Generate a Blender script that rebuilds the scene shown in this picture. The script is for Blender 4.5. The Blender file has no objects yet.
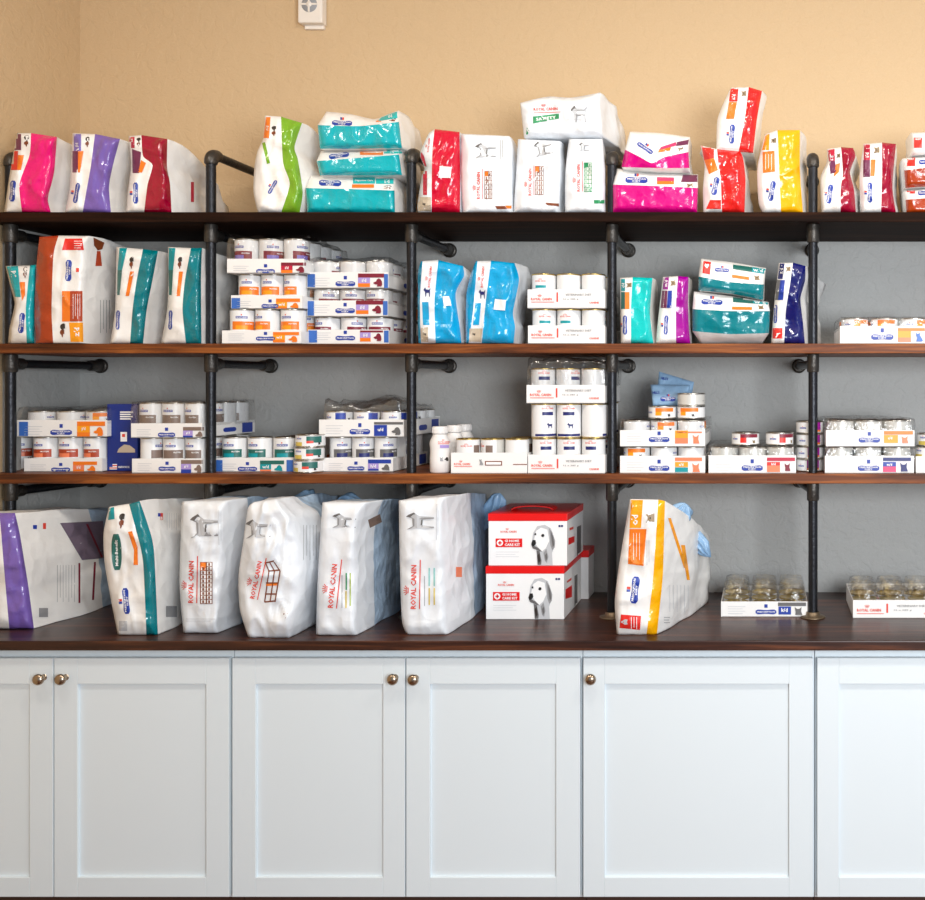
import bpy, bmesh, math, random
from mathutils import Vector, noise
from mathutils.bvhtree import BVHTree
from mathutils.geometry import tessellate_polygon
PI = math.pi
SC = bpy.context.scene
COL = SC.collection
# ------------------------------------------------------------------ camera
F, VX, VY, ZC = 987.0, 765.0, 385.0, 1.606
cam = bpy.data.cameras.new('camera'); camo = bpy.data.objects.new('camera', cam); COL.objects.link(camo)
camo.location = (0, 0, ZC); camo.rotation_euler = (PI/2, 0, 0)
cam.sensor_width = 36; cam.lens = F/925*36
cam.shift_x = -(VX-462.5)/925; cam.shift_y = -(450-VY)/925
cam.clip_start = 0.05
SC.camera = camo
# ------------------------------------------------------------------ world, lights, exposure
w = bpy.data.worlds.new('world'); SC.world = w; w.use_nodes = True
w.node_tree.nodes['Background'].inputs[0].default_value = (0.74, 0.86, 1.0, 1)
w.node_tree.nodes['Background'].inputs[1].default_value = 0.52
def area(name, loc, rot, sx, sy, power, col):
    l = bpy.data.lights.new(name, 'AREA'); l.shape = 'RECTANGLE'; l.size = sx; l.size_y = sy
    l.energy = power; l.color = col
    o = bpy.data.objects.new(name, l); COL.objects.link(o); o.location = loc; o.rotation_euler = rot
    return o
area('window_light', (1.2, -0.7, 1.75), (math.radians(87), 0, math.radians(14)), 1.35, 1.05, 108, (0.925, 0.965, 1.0))
for x, p in ((-1.75, 9), (-0.35, 12), (1.05, 16)):
    area('ceiling_light', (x, 1.75, 3.0), (math.radians(22), 0, 0), 0.18, 0.18, p, (1.0, 0.93, 0.83))
SC.view_settings.view_transform = 'Standard'; SC.view_settings.look = 'None'
SC.view_settings.exposure = 0.04; SC.view_settings.gamma = 1.0; SC.view_settings.use_curve_mapping = False
# ------------------------------------------------------------------ materials
def lin(r, g, b):
    f = lambda c: (c/255/12.92) if c/255 <= 0.04045 else ((c/255+0.055)/1.055)**2.4
    return (f(r), f(g), f(b), 1)
MATS = {}
def mat(name, rgb, rough=0.5, metal=0.0, bump=0.0, bscale=60.0, spec=0.5, coat=0.0, trans=0.0):
    m = bpy.data.materials.new(name); m.use_nodes = True; nt = m.node_tree
    b = nt.nodes['Principled BSDF']
    b.inputs['Base Color'].default_value = lin(*rgb); b.inputs['Roughness'].default_value = rough
    b.inputs['Metallic'].default_value = metal; b.inputs['Specular IOR Level'].default_value = spec
    b.inputs['Coat Weight'].default_value = coat; b.inputs['Coat Roughness'].default_value = 0.12
    tc = nt.nodes.new('ShaderNodeTexCoord')
    n = nt.nodes.new('ShaderNodeTexNoise'); n.inputs['Scale'].default_value = bscale; n.inputs['Detail'].default_value = 3
    nt.links.new(tc.outputs['Object'], n.inputs['Vector'])
    if bump:
        bp = nt.nodes.new('ShaderNodeBump'); bp.inputs['Strength'].default_value = bump; bp.inputs['Distance'].default_value = 0.01
        nt.links.new(n.outputs['Fac'], bp.inputs['Height']); nt.links.new(bp.outputs['Normal'], b.inputs['Normal'])
    else:   # slight tonal mottling
        mr = nt.nodes.new('ShaderNodeMapRange'); mr.inputs['To Min'].default_value = rough*0.92; mr.inputs['To Max'].default_value = min(1, rough*1.08)
        nt.links.new(n.outputs['Fac'], mr.inputs['Value']); nt.links.new(mr.outputs['Result'], b.inputs['Roughness'])
    MATS[name] = m
    return m
def plastic(name, rgb, rough=0.2, bump=0.35, bscale=26, fold=0.5):
    m = mat(name, rgb, rough, bump=bump, bscale=bscale, coat=0.3); nt = m.node_tree; b = nt.nodes['Principled BSDF']
    tc = nt.nodes['Texture Coordinate']; bp = nt.nodes['Bump']; n = nt.nodes['Noise Texture']
    wn = nt.nodes.new('ShaderNodeTexNoise'); wn.inputs['Scale'].default_value = 7
    mx = nt.nodes.new('ShaderNodeMix'); mx.data_type = 'RGBA'; mx.blend_type = 'ADD'; mx.inputs[0].default_value = 0.12
    nt.links.new(tc.outputs['Object'], wn.inputs['Vector']); nt.links.new(tc.outputs['Object'], mx.inputs[6]); nt.links.new(wn.outputs['Color'], mx.inputs[7])
    v = nt.nodes.new('ShaderNodeTexVoronoi'); v.inputs['Scale'].default_value = 17; nt.links.new(mx.outputs[2], v.inputs['Vector'])
    b2 = nt.nodes.new('ShaderNodeBump'); b2.inputs['Strength'].default_value = fold; b2.inputs['Distance'].default_value = 0.012
    nt.links.new(v.outputs['Distance'], b2.inputs['Height']); nt.links.new(bp.outputs['Normal'], b2.inputs['Normal']); nt.links.new(b2.outputs['Normal'], b.inputs['Normal'])
    nt.links.new(b2.outputs['Normal'], b.inputs['Coat Normal'])
    return m
plastic('bag_white', (243, 241, 238), 0.36, 0.25, 18, .22)
plastic('bag_paper_white', (236, 240, 245), 0.42, 0.28, 16, .32)
plastic('bag_shade_blue', (172, 194, 216), 0.4, 0.5, 40)  # bluish shade painted onto the rear and seal of white bags
plastic('top_shade_packet_blue', (142, 178, 212), 0.36, 0.5, 40)  # bluish shade painted onto gathered bag tops; also the packets' own blue
plastic('bag_grey_print', (118, 104, 122), 0.45)
for nm, c in dict(pink=(235, 8, 118), purple=(122, 96, 178), maroon=(156, 0, 44), green=(122, 172, 38), teal=(8, 172, 182),
                  dark_teal=(0, 122, 132), aqua=(12, 196, 192), sky=(8, 160, 214), red=(222, 30, 28), crimson=(206, 8, 48), yellow=(252, 178, 4), navy=(18, 24, 98),
                  magenta=(212, 0, 126), violet=(160, 0, 146), rust=(168, 58, 14), amber=(250, 160, 20), orange=(240, 112, 24)).items():
    plastic('film_'+nm, c)
for nm, c in dict(blue=(34, 62, 160), navy=(28, 34, 104), red=(226, 44, 34), logo_red=(226, 72, 56), orange=(242, 124, 30), amber=(250, 160, 26), dark=(52, 44, 40),
                  grey=(150, 150, 152), soft_grey=(196, 198, 202), mid_grey=(104, 102, 102), maroon=(128, 28, 50), plum=(112, 44, 80), brown=(126, 62, 30), brick=(176, 66, 34), green=(44, 150, 96), dark_green=(36, 104, 96),
                  teal=(0, 150, 160), aqua=(30, 186, 186), white=(246, 246, 246), tan=(196, 180, 158), violet=(150, 20, 140), purple=(126, 110, 190), pale_violet=(172, 150, 214), tray_blue=(58, 108, 190), lime=(170, 190, 90),
                  gold=(214, 190, 90), pale_teal=(150, 208, 204), cat=(140, 116, 82), pink=(224, 60, 110), crimson=(188, 24, 60), black=(26, 24, 24), salmon=(240, 130, 90), taupe=(128, 108, 98)).items():
    mat('ink_'+nm, c, 0.42)
mat('cardboard_white', (240, 238, 236), 0.6)
mat('can_paper', (236, 236, 236), 0.34)
mat('can_plain', (214, 212, 206), 0.3, metal=0.15)
mat('steel', (196, 192, 184), 0.28, metal=1.0)
mat('gold_lid', (206, 178, 104), 0.3, metal=1.0)
mat('pipe_iron', (48, 49, 53), 0.36, metal=0.75, bump=0.15, bscale=120)
mat('pipe_fitting', (76, 72, 68), 0.4, metal=0.75, bump=0.25, bscale=90)
mat('flange_bronze', (120, 104, 84), 0.42, metal=0.7)
mat('cabinet_paint', (225, 234, 239), 0.42)
mat('nickel', (176, 158, 138), 0.24, metal=1.0)
mat('bottle_plastic', (236, 232, 230), 0.32)
mat('device_plastic', (236, 228, 218), 0.45)
mat('device_grille', (150, 152, 156), 0.5)
mat('dark_plinth', (66, 42, 30), 0.6)
mat('box_white', (244, 244, 244), 0.38)
mat('box_red', (228, 10, 8), 0.35)
mat('box_side', (226, 214, 200), 0.42)
mat('display_navy', (14, 44, 128), 0.35)

def wall_mat(name, c1, c2, bump):
    m = bpy.data.materials.new(name); m.use_nodes = True; nt = m.node_tree; b = nt.nodes['Principled BSDF']
    b.inputs['Roughness'].default_value = 0.62
    tc = nt.nodes.new('ShaderNodeTexCoord')
    v = nt.nodes.new('ShaderNodeTexNoise'); v.inputs['Scale'].default_value = 30; v.inputs['Detail'].default_value = 4; v.inputs['Distortion'].default_value = 0.6
    nt.links.new(tc.outputs['Object'], v.inputs['Vector'])
    rp = nt.nodes.new('ShaderNodeValToRGB'); rp.color_ramp.elements[0].position = 0.44; rp.color_ramp.elements[1].position = 0.56
    nt.links.new(v.outputs['Fac'], rp.inputs['Fac'])
    n2 = nt.nodes.new('ShaderNodeTexNoise'); n2.inputs['Scale'].default_value = 180; n2.inputs['Detail'].default_value = 3
    nt.links.new(tc.outputs['Object'], n2.inputs['Vector'])
    mx = nt.nodes.new('ShaderNodeMix'); mx.data_type = 'FLOAT'; mx.inputs[0].default_value = 0.3
    nt.links.new(rp.outputs['Color'], mx.inputs[2]); nt.links.new(n2.outputs['Fac'], mx.inputs[3])
    bp = nt.nodes.new('ShaderNodeBump'); bp.inputs['Strength'].default_value = bump; bp.inputs['Distance'].default_value = 0.003
    nt.links.new(mx.outputs[0], bp.inputs['Height']); nt.links.new(bp.outputs['Normal'], b.inputs['Normal'])
    cm = nt.nodes.new('ShaderNodeMix'); cm.data_type = 'RGBA'; cm.inputs[6].default_value = lin(*c1); cm.inputs[7].default_value = lin(*c2)
    nt.links.new(n2.outputs['Fac'], cm.inputs[0]); nt.links.new(cm.outputs[2], b.inputs['Base Color'])
    MATS[name] = m
wall_mat('wall_tan', (203, 173, 133), (211, 183, 145), 0.3)
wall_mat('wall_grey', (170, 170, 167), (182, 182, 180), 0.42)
wall_mat('ceiling_white', (232, 226, 216), (238, 232, 222), 0.4)

def wood_mat(name, dark, mid, light, rough, spec=0.5):
    m = bpy.data.materials.new(name); m.use_nodes = True; nt = m.node_tree; b = nt.nodes['Principled BSDF']
    tc = nt.nodes.new('ShaderNodeTexCoord'); mp = nt.nodes.new('ShaderNodeMapping'); mp.inputs['Scale'].default_value = (1.1, 16, 22)
    nt.links.new(tc.outputs['Object'], mp.inputs['Vector'])
    n = nt.nodes.new('ShaderNodeTexNoise'); n.inputs['Scale'].default_value = 2.2; n.inputs['Detail'].default_value = 7; n.inputs['Roughness'].default_value = 0.62; n.inputs['Distortion'].default_value = 0.5
    nt.links.new(mp.outputs['Vector'], n.inputs['Vector'])
    rp = nt.nodes.new('ShaderNodeValToRGB'); e = rp.color_ramp.elements
    e[0].position = 0.32; e[0].color = lin(*dark); e[1].position = 0.72; e[1].color = lin(*light)
    k = rp.color_ramp.elements.new(0.52); k.color = lin(*mid)
    nt.links.new(n.outputs['Fac'], rp.inputs['Fac']); nt.links.new(rp.outputs['Color'], b.inputs['Base Color'])
    b.inputs['Roughness'].default_value = rough; b.inputs['Specular IOR Level'].default_value = spec
    bp = nt.nodes.new('ShaderNodeBump'); bp.inputs['Strength'].default_value = 0.2; bp.inputs['Distance'].default_value = 0.003
    nt.links.new(n.outputs['Fac'], bp.inputs['Height']); nt.links.new(bp.outputs['Normal'], b.inputs['Normal'])
    MATS[name] = m
wood_mat('wood_shelf', (44, 20, 10), (112, 58, 24), (172, 100, 44), 0.5, 0.3)
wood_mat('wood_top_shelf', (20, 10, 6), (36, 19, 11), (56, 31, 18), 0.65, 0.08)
wood_mat('wood_counter', (30, 16, 12), (60, 33, 24), (108, 62, 38), 0.34, 0.4)
wood_mat('wood_floor', (86, 56, 38), (112, 74, 50), (140, 96, 66), 0.5)

def film_mat(name, amt, tint):
    m = bpy.data.materials.new(name); m.use_nodes = True; nt = m.node_tree; nt.nodes.clear()
    out = nt.nodes.new('ShaderNodeOutputMaterial'); mx = nt.nodes.new('ShaderNodeMixShader')
    tr = nt.nodes.new('ShaderNodeBsdfTransparent'); tr.inputs[0].default_value = tint
    gl = nt.nodes.new('ShaderNodeBsdfGlossy'); gl.inputs['Roughness'].default_value = 0.16
    fr = nt.nodes.new('ShaderNodeLayerWeight'); fr.inputs['Blend'].default_value = 0.35
    mr = nt.nodes.new('ShaderNodeMapRange'); mr.inputs['To Min'].default_value = amt*0.5; mr.inputs['To Max'].default_value = min(1, amt*3.2)
    tc = nt.nodes.new('ShaderNodeTexCoord'); n = nt.nodes.new('ShaderNodeTexNoise'); n.inputs['Scale'].default_value = 26; n.inputs['Detail'].default_value = 3
    bp = nt.nodes.new('ShaderNodeBump'); bp.inputs['Strength'].default_value = 0.9; bp.inputs['Distance'].default_value = 0.012
    nt.links.new(tc.outputs['Object'], n.inputs['Vector']); nt.links.new(n.outputs['Fac'], bp.inputs['Height'])
    nt.links.new(bp.outputs['Normal'], gl.inputs['Normal']); nt.links.new(bp.outputs['Normal'], fr.inputs['Normal'])
    nt.links.new(fr.outputs['Facing'], mr.inputs['Value']); nt.links.new(mr.outputs['Result'], mx.inputs[0])
    nt.links.new(tr.outputs[0], mx.inputs[1]); nt.links.new(gl.outputs[0], mx.inputs[2]); nt.links.new(mx.outputs[0], out.inputs[0])
    MATS[name] = m
film_mat('clear_film', 0.14, (0.985, 0.985, 0.985, 1))
film_mat('clear_rigid', 0.12, (0.985, 0.985, 0.985, 1))
# ------------------------------------------------------------------ helpers
def tag(o, label=None, cat=None, group=None, kind=None):
    if label: o['label'] = label
    if cat: o['category'] = cat
    if group: o['group'] = group
    if kind: o['kind'] = kind
    return o
def empty(name, loc, label, cat, group=None):
    o = bpy.data.objects.new(name, None); COL.objects.link(o); o.location = loc; o.empty_display_size = 0.02
    return tag(o, label, cat, group)
def mesh_obj(name, verts, faces, mats, fm=None, parent=None, smooth=True):
    """world-space verts; parent offset is removed so that the part sits where given"""
    off = Vector(parent.matrix_basis.translation) if parent else Vector((0, 0, 0))
    p = parent.parent if parent else None
    while p: off += Vector(p.matrix_basis.translation); p = p.parent
    me = bpy.data.meshes.new(name); me.from_pydata([tuple(Vector(v)-off) for v in verts], [], faces)
    for m in mats: me.materials.append(MATS[m])
    if fm: me.polygons.foreach_set('material_index', fm)
    if smooth: me.polygons.foreach_set('use_smooth', [True]*len(me.polygons))
    me.update()
    o = bpy.data.objects.new(name, me); COL.objects.link(o)
    if parent: o.parent = parent
    return o
def W(px, py, Y): return Vector(((px-VX)*Y/F, Y, ZC-(py-VY)*Y/F))
class MB:
    """collects shapes into one mesh"""
    def __init__(s): s.v = []; s.f = []; s.m = []; s.sm = []
    def add(s, vs, fs, m=0, smooth=False):
        n = len(s.v); s.v += [tuple(v) for v in vs]; s.f += [tuple(i+n for i in f) for f in fs]; s.m += [m]*len(fs); s.sm += [smooth]*len(fs)
    def box(s, x0, x1, y0, y1, z0, z1, m=0, bev=0.0):
        if bev:
            bm = bmesh.new(); r = bmesh.ops.create_cube(bm, size=1)
            for v in bm.verts: v.co = Vector(((x0+x1)/2+v.co.x*(x1-x0), (y0+y1)/2+v.co.y*(y1-y0), (z0+z1)/2+v.co.z*(z1-z0)))
            bmesh.ops.bevel(bm, geom=bm.edges[:], offset=bev, segments=2, affect='EDGES', profile=0.6)
            bm.verts.index_update(); s.add([v.co.copy() for v in bm.verts], [tuple(v.index for v in f.verts) for f in bm.faces], m); bm.free(); return
        s.add([(x0,y0,z0),(x1,y0,z0),(x1,y1,z0),(x0,y1,z0),(x0,y0,z1),(x1,y0,z1),(x1,y1,z1),(x0,y1,z1)],
              [(0,3,2,1),(4,5,6,7),(0,1,5,4),(1,2,6,5),(2,3,7,6),(3,0,4,7)], m)
    def tube(s, pts, r, seg=16, m=0, caps=True):
        pts = [Vector(p) for p in pts]; rs = r if isinstance(r, (list, tuple)) else [r]*len(pts)
        vs = []; n = len(pts); up = None
        for i, p in enumerate(pts):
            d = (pts[min(i+1, n-1)]-pts[max(i-1, 0)]).normalized()
            if up is None:
                up = Vector((0, 0, 1)) if abs(d.z) < 0.9 else Vector((1, 0, 0))
            a = d.cross(up).normalized(); b = a.cross(d).normalized(); up = b
            for k in range(seg):
                t = 2*PI*k/seg; vs.append(p+(a*math.cos(t)+b*math.sin(t))*rs[i])
        fs = [(i*seg+k, i*seg+(k+1) % seg, (i+1)*seg+(k+1) % seg, (i+1)*seg+k) for i in range(n-1) for k in range(seg)]
        s.add(vs, fs, m, True)
        if caps:
            s.add(vs[:seg], [tuple(range(seg))], m); s.add(vs[-seg:], [tuple(range(seg))[::-1]], m)
    def lathe(s, prof, c, axis='z', seg=28, m=0):
        c = Vector(c); vs = []
        for r, h in prof:
            for k in range(seg):
                t = 2*PI*k/seg; a, b = r*math.cos(t), r*math.sin(t)
                vs.append(c+(Vector((a, b, h)) if axis == 'z' else Vector((a, h, b))))
        fs = [(i*seg+k, i*seg+(k+1) % seg, (i+1)*seg+(k+1) % seg, (i+1)*seg+k) for i in range(len(prof)-1) for k in range(seg)]
        s.add(vs, fs, m, True)
    def build(s, name, mats, parent=None):
        o = mesh_obj(name, s.v, s.f, mats if isinstance(mats, (list, tuple)) else [mats], s.m, parent, smooth=False)
        o.data.polygons.foreach_set('use_smooth', s.sm)
        bm = bmesh.new(); bm.from_mesh(o.data); bmesh.ops.recalc_face_normals(bm, faces=bm.faces); bm.to_mesh(o.data); bm.free()
        return o
# ---- text as triangles
_tc = {}
def text2d(s):
    if s in _tc: return _tc[s]
    c = bpy.data.curves.new('t', 'FONT'); c.body = s; c.resolution_u = 1; c.offset = 0.028; c.align_x = 'CENTER'
    o = bpy.data.objects.new('t', c); COL.objects.link(o); bpy.context.view_layer.update()
    me = bpy.data.meshes.new_from_object(o.evaluated_get(bpy.context.evaluated_depsgraph_get()))
    me.calc_loop_triangles(); vs = [(v.co.x, v.co.y) for v in me.vertices]; fs = [tuple(t.vertices) for t in me.loop_triangles]
    bpy.data.objects.remove(o); bpy.data.meshes.remove(me); bpy.data.curves.remove(c)
    xs = [v[0] for v in vs]; ys = [v[1] for v in vs]; x0, x1, y0, y1 = min(xs), max(xs), min(ys), max(ys)
    vs = [((x-x0)/(x1-x0)-0.5, (y-y0)/(y1-y0)-0.5) for x, y in vs]
    _tc[s] = (vs, fs, (x1-x0)/(y1-y0)); return _tc[s]
def grid(nx, ny): return ([(i/nx-0.5, j/ny-0.5) for j in range(ny+1) for i in range(nx+1)],
                          [(j*(nx+1)+i, j*(nx+1)+i+1, (j+1)*(nx+1)+i+1, (j+1)*(nx+1)+i) for j in range(ny) for i in range(nx)])
def poly2d(pts):
    t = tessellate_polygon([[Vector((x, y, 0)) for x, y in pts]]); return ([(x-0.5, y-0.5) for x, y in pts], [tuple(f) for f in t])
DOG_HEAD = [(0,.38),(.04,.52),(.3,.62),(.4,.86),(.6,1),(.82,.9),(.97,.6),(1,.2),(.9,0),(.4,0),(.46,.25),(.2,.26)]
CAT = [(.12,0),(.14,.42),(.02,.98),(.32,.76),(.6,.76),(.9,1),(.82,.48),(1,0)]
DOG_STAND = [(0,.72),(.14,.92),(.24,1),(.35,.78),(.8,.76),(1,.98),(.93,.6),(.92,0),(.82,0),(.76,.42),(.42,.4),(.36,0),(.26,0),(.22,.5),(.12,.62)]
CAT_SIT = [(.2,0),(.3,.45),(.18,.7),(.2,1),(.32,.86),(.5,.9),(.62,.98),(.6,.7),(.8,.4),(.95,.1),(.85,0)]
class Printer:
    """prints flat graphics onto a finished surface; positions in photo pixels, geometry is laid on the real surface"""
    def __init__(s, root, bvh): s.root = root; s.bvh = bvh; s.d = {}; s.c = {}; s.hold = False
    def raw(s, key, m, verts, faces, layer=1):
        O = Vector((0, 0, ZC)); vs = []; ok = []
        for px, py in verts:
            d = W(px, py, 1)-O; d.normalize()
            h, nrm, i, dist = s.bvh.ray_cast(O, d)
            if h is None: vs.append(None)
            else: vs.append(h-d*(0.0009+0.0006*layer))
        if key in ('product_panel', 'side_print', 'side_stripe', 'pet_picture'):
            n_ = s.c.get(key, 0)
            if layer == 1 and not s.hold: n_ += 1; s.c[key] = n_
            key = key+'#%d' % n_
        k = s.d.setdefault(key, ([], [], [], []))
        base = len(k[0])
        for v in vs: k[0].append(v if v is not None else Vector((0, 0, 0)))
        if m not in k[2]: k[2].append(m)
        for f in faces:
            if any(vs[i] is None for i in f): continue
            ys = [vs[i].y for i in f]
            if max(ys)-min(ys) > 0.09: continue
            k[1].append(tuple(base+i for i in f)); k[3].append(k[2].index(m))
    def put(s, key, m, shape, cx, cy, w_, h_, rot=0, layer=1):
        c, n = math.cos(math.radians(rot)), math.sin(math.radians(rot))
        vs = [(cx+x*w_*c-y*h_*n, cy-(x*w_*n+y*h_*c)) for x, y in shape[0]]
        s.raw(key, m, vs, shape[1], layer)
    def text(s, key, m, t, cx, cy, w_=None, h_=None, rot=0, layer=3):
        v, f, asp = text2d(t)
        if w_ is None: w_ = h_*asp
        if h_ is None: h_ = w_/asp
        s.put(key, m, (v, f), cx, cy, w_, h_, rot, layer)
    def quad(s, key, m, p, layer=1):
        """p: 4 corners tl,tr,br,bl in pixels"""
        lx = max(abs(p[1][0]-p[0][0]), 1)+abs(p[1][1]-p[0][1]); ly = max(abs(p[3][1]-p[0][1]), 1)+abs(p[3][0]-p[0][0])
        g = grid(max(1, int(lx/1.5)), max(1, int(ly/1.5)))
        vs = []
        for x, y in g[0]:
            u, t = x+.5, .5-y
            vs.append(tuple((p[0][i]*(1-u)+p[1][i]*u)*(1-t)+(p[3][i]*(1-u)+p[2][i]*u)*t for i in (0, 1)))
        s.raw(key, m, vs, g[1], layer)
    def rect(s, key, m, x0, y0, x1, y1, layer=1): s.quad(key, m, [(x0, y0), (x1, y0), (x1, y1), (x0, y1)], layer)
    def badge(s, cx, cy, w_, h_, rot=0, mark=True, key='brand_badge'):
        g = grid(max(6, int(w_)), max(2, int(h_/1.5))); vs = []
        for x, y in g[0]:
            e = 1-max(0, abs(x)-0.40)/0.10*0.45; vs.append((x, y*e*(1-0.12*math.cos(x*9))))
        s.put(key, 'ink_blue', (vs, g[1]), cx, cy, w_, h_, rot, 1)
        s.text(key, 'ink_white', 'PRESCRIPTION', cx, cy, w_*0.86, h_*0.36, rot, 3) if h_ < 4.2 else None
        if h_ >= 4.2:
            c, n = math.cos(math.radians(rot)), math.sin(math.radians(rot)); o = h_*0.2
            s.text(key, 'ink_white', 'PRESCRIPTION', cx-o*n, cy-o*c, w_*0.84, h_*0.34, rot, 3)
            s.text(key, 'ink_white', 'DIET', cx+o*n, cy+o*c, w_*0.36, h_*0.26, rot, 3)
        if mark:
            c, n = math.cos(math.radians(rot)), math.sin(math.radians(rot)); o = h_*0.5+w_*0.11; q = w_*0.05
            for dx, mm in ((-q, 'ink_blue'), (q, 'ink_logo_red')):
                s.put(key, mm, grid(2, 2), cx+dx*c-o*n, cy-dx*n-o*c, w_*0.09, w_*0.13, rot, 1)
    def royal(s, cx, cy, ln, rot=0, line=True, crown=True, key='brand_logo', m='ink_logo_red'):
        c, n = math.cos(math.radians(rot)), math.sin(math.radians(rot)); h_ = ln*0.125
        at = lambda lx, ly: (cx+lx*c-ly*n, cy-(lx*n+ly*c))
        s.text(key, m, 'ROYAL CANIN', cx, cy, ln, h_, rot, 2)
        if line: x, y = at(ln*0.06, -h_*1.15); s.put(key, m, grid(max(2, int(ln/2)), 1), x, y, ln*1.12, max(0.6, h_*0.18), rot, 2)
        if crown:
            for k in range(-2, 3):
                a = k*0.42; r = ln*0.10
                x, y = at(-ln*0.08+math.sin(a)*r, h_*0.95+math.cos(a)*r*0.7)
                s.put(key, m, grid(1, 2), x, y, ln*0.018, ln*0.085, rot-math.degrees(a), 2)
            x, y = at(-ln*0.08, h_*0.95); s.put(key, m, grid(2, 1), x, y, ln*0.13, ln*0.018, rot, 2)
    def sketch(s, cx, cy, w_, h_, rot=0, key='dog_picture', flip=True):
        """pale line drawing of a standing dog, generic"""
        c, n = math.cos(math.radians(rot)), math.sin(math.radians(rot))
        def P(m, pts, L):
            if flip: pts = [(1-x, y) for x, y in pts]
            s.put(key, m, poly2d(pts), cx, cy, (h_ if flip else w_), (w_ if flip else h_), rot+(90 if flip else 0), L)
        P('ink_soft_grey', DOG_STAND, 1)
        P('ink_mid_grey', [(0,.72),(.14,.92),(.24,1),(.3,.86),(.2,.8),(.12,.74),(.1,.66)], 2)
        P('ink_grey', [(.24,.98),(.35,.78),(.8,.76),(1,.98),(.97,.86),(.8,.7),(.38,.7),(.28,.82)], 2)
        P('ink_grey', [(.36,.0),(.42,.4),(.38,.55),(.3,.4),(.31,0)], 2)
        P('ink_grey', [(.76,.42),(.92,.5),(.92,0),(.87,0),(.85,.34)], 2)
        P('ink_mid_grey', [(.42,.4),(.76,.42),(.74,.48),(.44,.46)], 2)
    def dogs(s, cx, cy, w_, h_, rot=90, key='pet_picture'):
        s.put(key, 'ink_dark', poly2d(DOG_HEAD), cx+w_*0.05, cy-h_*0.24, w_*0.9, h_*0.45, rot, 1)
        s.put(key, 'ink_brown', poly2d(DOG_HEAD), cx, cy+h_*0.26, w_*0.8, h_*0.4, rot, 1)
    def cat(s, cx, cy, w_, h_, rot=90, key='pet_picture'):
        s.put(key, 'ink_cat', poly2d(CAT), cx, cy, w_, h_, rot, 1)
        s.put(key, 'ink_dark', poly2d([(.3,.3),(.4,.6),(.6,.6),(.7,.3),(.5,.2)]), cx, cy, w_*.6, h_*.5, rot, 2)
    def lines(s, key, m, x0, y0, x1, y1, n, vertical=True, L=1, th=0.5):
        for i in range(n):
            t = (i+.5)/n
            if vertical: x = x0+(x1-x0)*t; s.rect(key, m, x-th/2, y0, x+th/2, y1-(i % 2)*(y1-y0)*.12, L)
            else: y = y0+(y1-y0)*t; s.rect(key, m, x0, y-th/2, x1-(i % 2)*(x1-x0)*.15, y+th/2, L)
    def flush(s):
        for key, (v, f, ms, fm) in s.d.items():
            if not f: continue
            used = sorted({i for ff in f for i in ff}); ix = {o: n for n, o in enumerate(used)}
            mesh_obj(key.split('#')[0], [v[i] for i in used], [tuple(ix[i] for i in ff) for ff in f], ms, fm, s.root, smooth=False)
def bvh_of(objs):
    vs = []; fs = []
    bpy.context.view_layer.update()
    for o in objs:
        n = len(vs); M = o.matrix_world
        vs += [M @ v.co for v in o.data.vertices]; fs += [tuple(i+n for i in p.vertices) for p in o.data.polygons]
    return BVHTree.FromPolygons(vs, fs)
# ================================================================== SETTING
YW, YP, YS, YC = 3.366, 3.0, 2.952, 2.722          # wall, pipes, shelf front, counter front
XL, XR = -2.336, 1.6
Z1, Z2, Z3, ZCT = ZC+(385-212)*YS/F, ZC+(385-343.6)*YS/F, ZC-(474-385)*YS/F, 0.900
TH = 0.029
CEIL = 3.1
def struct(name, mb, mats): o = mb.build(name, mats); o['kind'] = 'structure'; return o
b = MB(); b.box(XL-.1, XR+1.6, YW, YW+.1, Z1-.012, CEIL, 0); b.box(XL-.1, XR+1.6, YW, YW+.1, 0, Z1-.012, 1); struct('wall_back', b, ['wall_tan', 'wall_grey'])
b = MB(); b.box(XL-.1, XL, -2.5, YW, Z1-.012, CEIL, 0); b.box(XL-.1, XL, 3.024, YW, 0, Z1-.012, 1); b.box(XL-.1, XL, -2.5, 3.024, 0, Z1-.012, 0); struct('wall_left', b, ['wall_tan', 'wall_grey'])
b = MB(); b.box(XL-.1, XR+1.6, -2.5, YW+.1, -.1, 0); struct('floor', b, 'wood_floor')
b = MB(); b.box(XL-.1, XR+1.6, -2.5, YW+.1, CEIL, CEIL+.1); struct('ceiling', b, 'ceiling_white')
# ---- shelves and worktop
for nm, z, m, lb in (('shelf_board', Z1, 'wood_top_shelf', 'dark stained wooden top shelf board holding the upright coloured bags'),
                 ('shelf_board', Z2, 'wood_shelf', 'brown stained wooden shelf board, the middle of the three, below the brown and teal bags'),
                 ('shelf_board', Z3, 'wood_shelf', 'brown stained wooden shelf board, the lowest of the three, carrying only trays and cans')):
    b = MB(); b.box(XL, XR, YS, YW, z-TH, z, 0, 0.0025); tag(b.build(nm, m), lb, 'shelf', 'stained wood shelf boards')
b = MB(); b.box(XL, XR, YC, YW, ZCT-.027, ZCT, 0, 0.003); tag(b.build('worktop', 'wood_counter'), 'long dark stained wooden worktop on the white cabinets', 'worktop')
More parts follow.
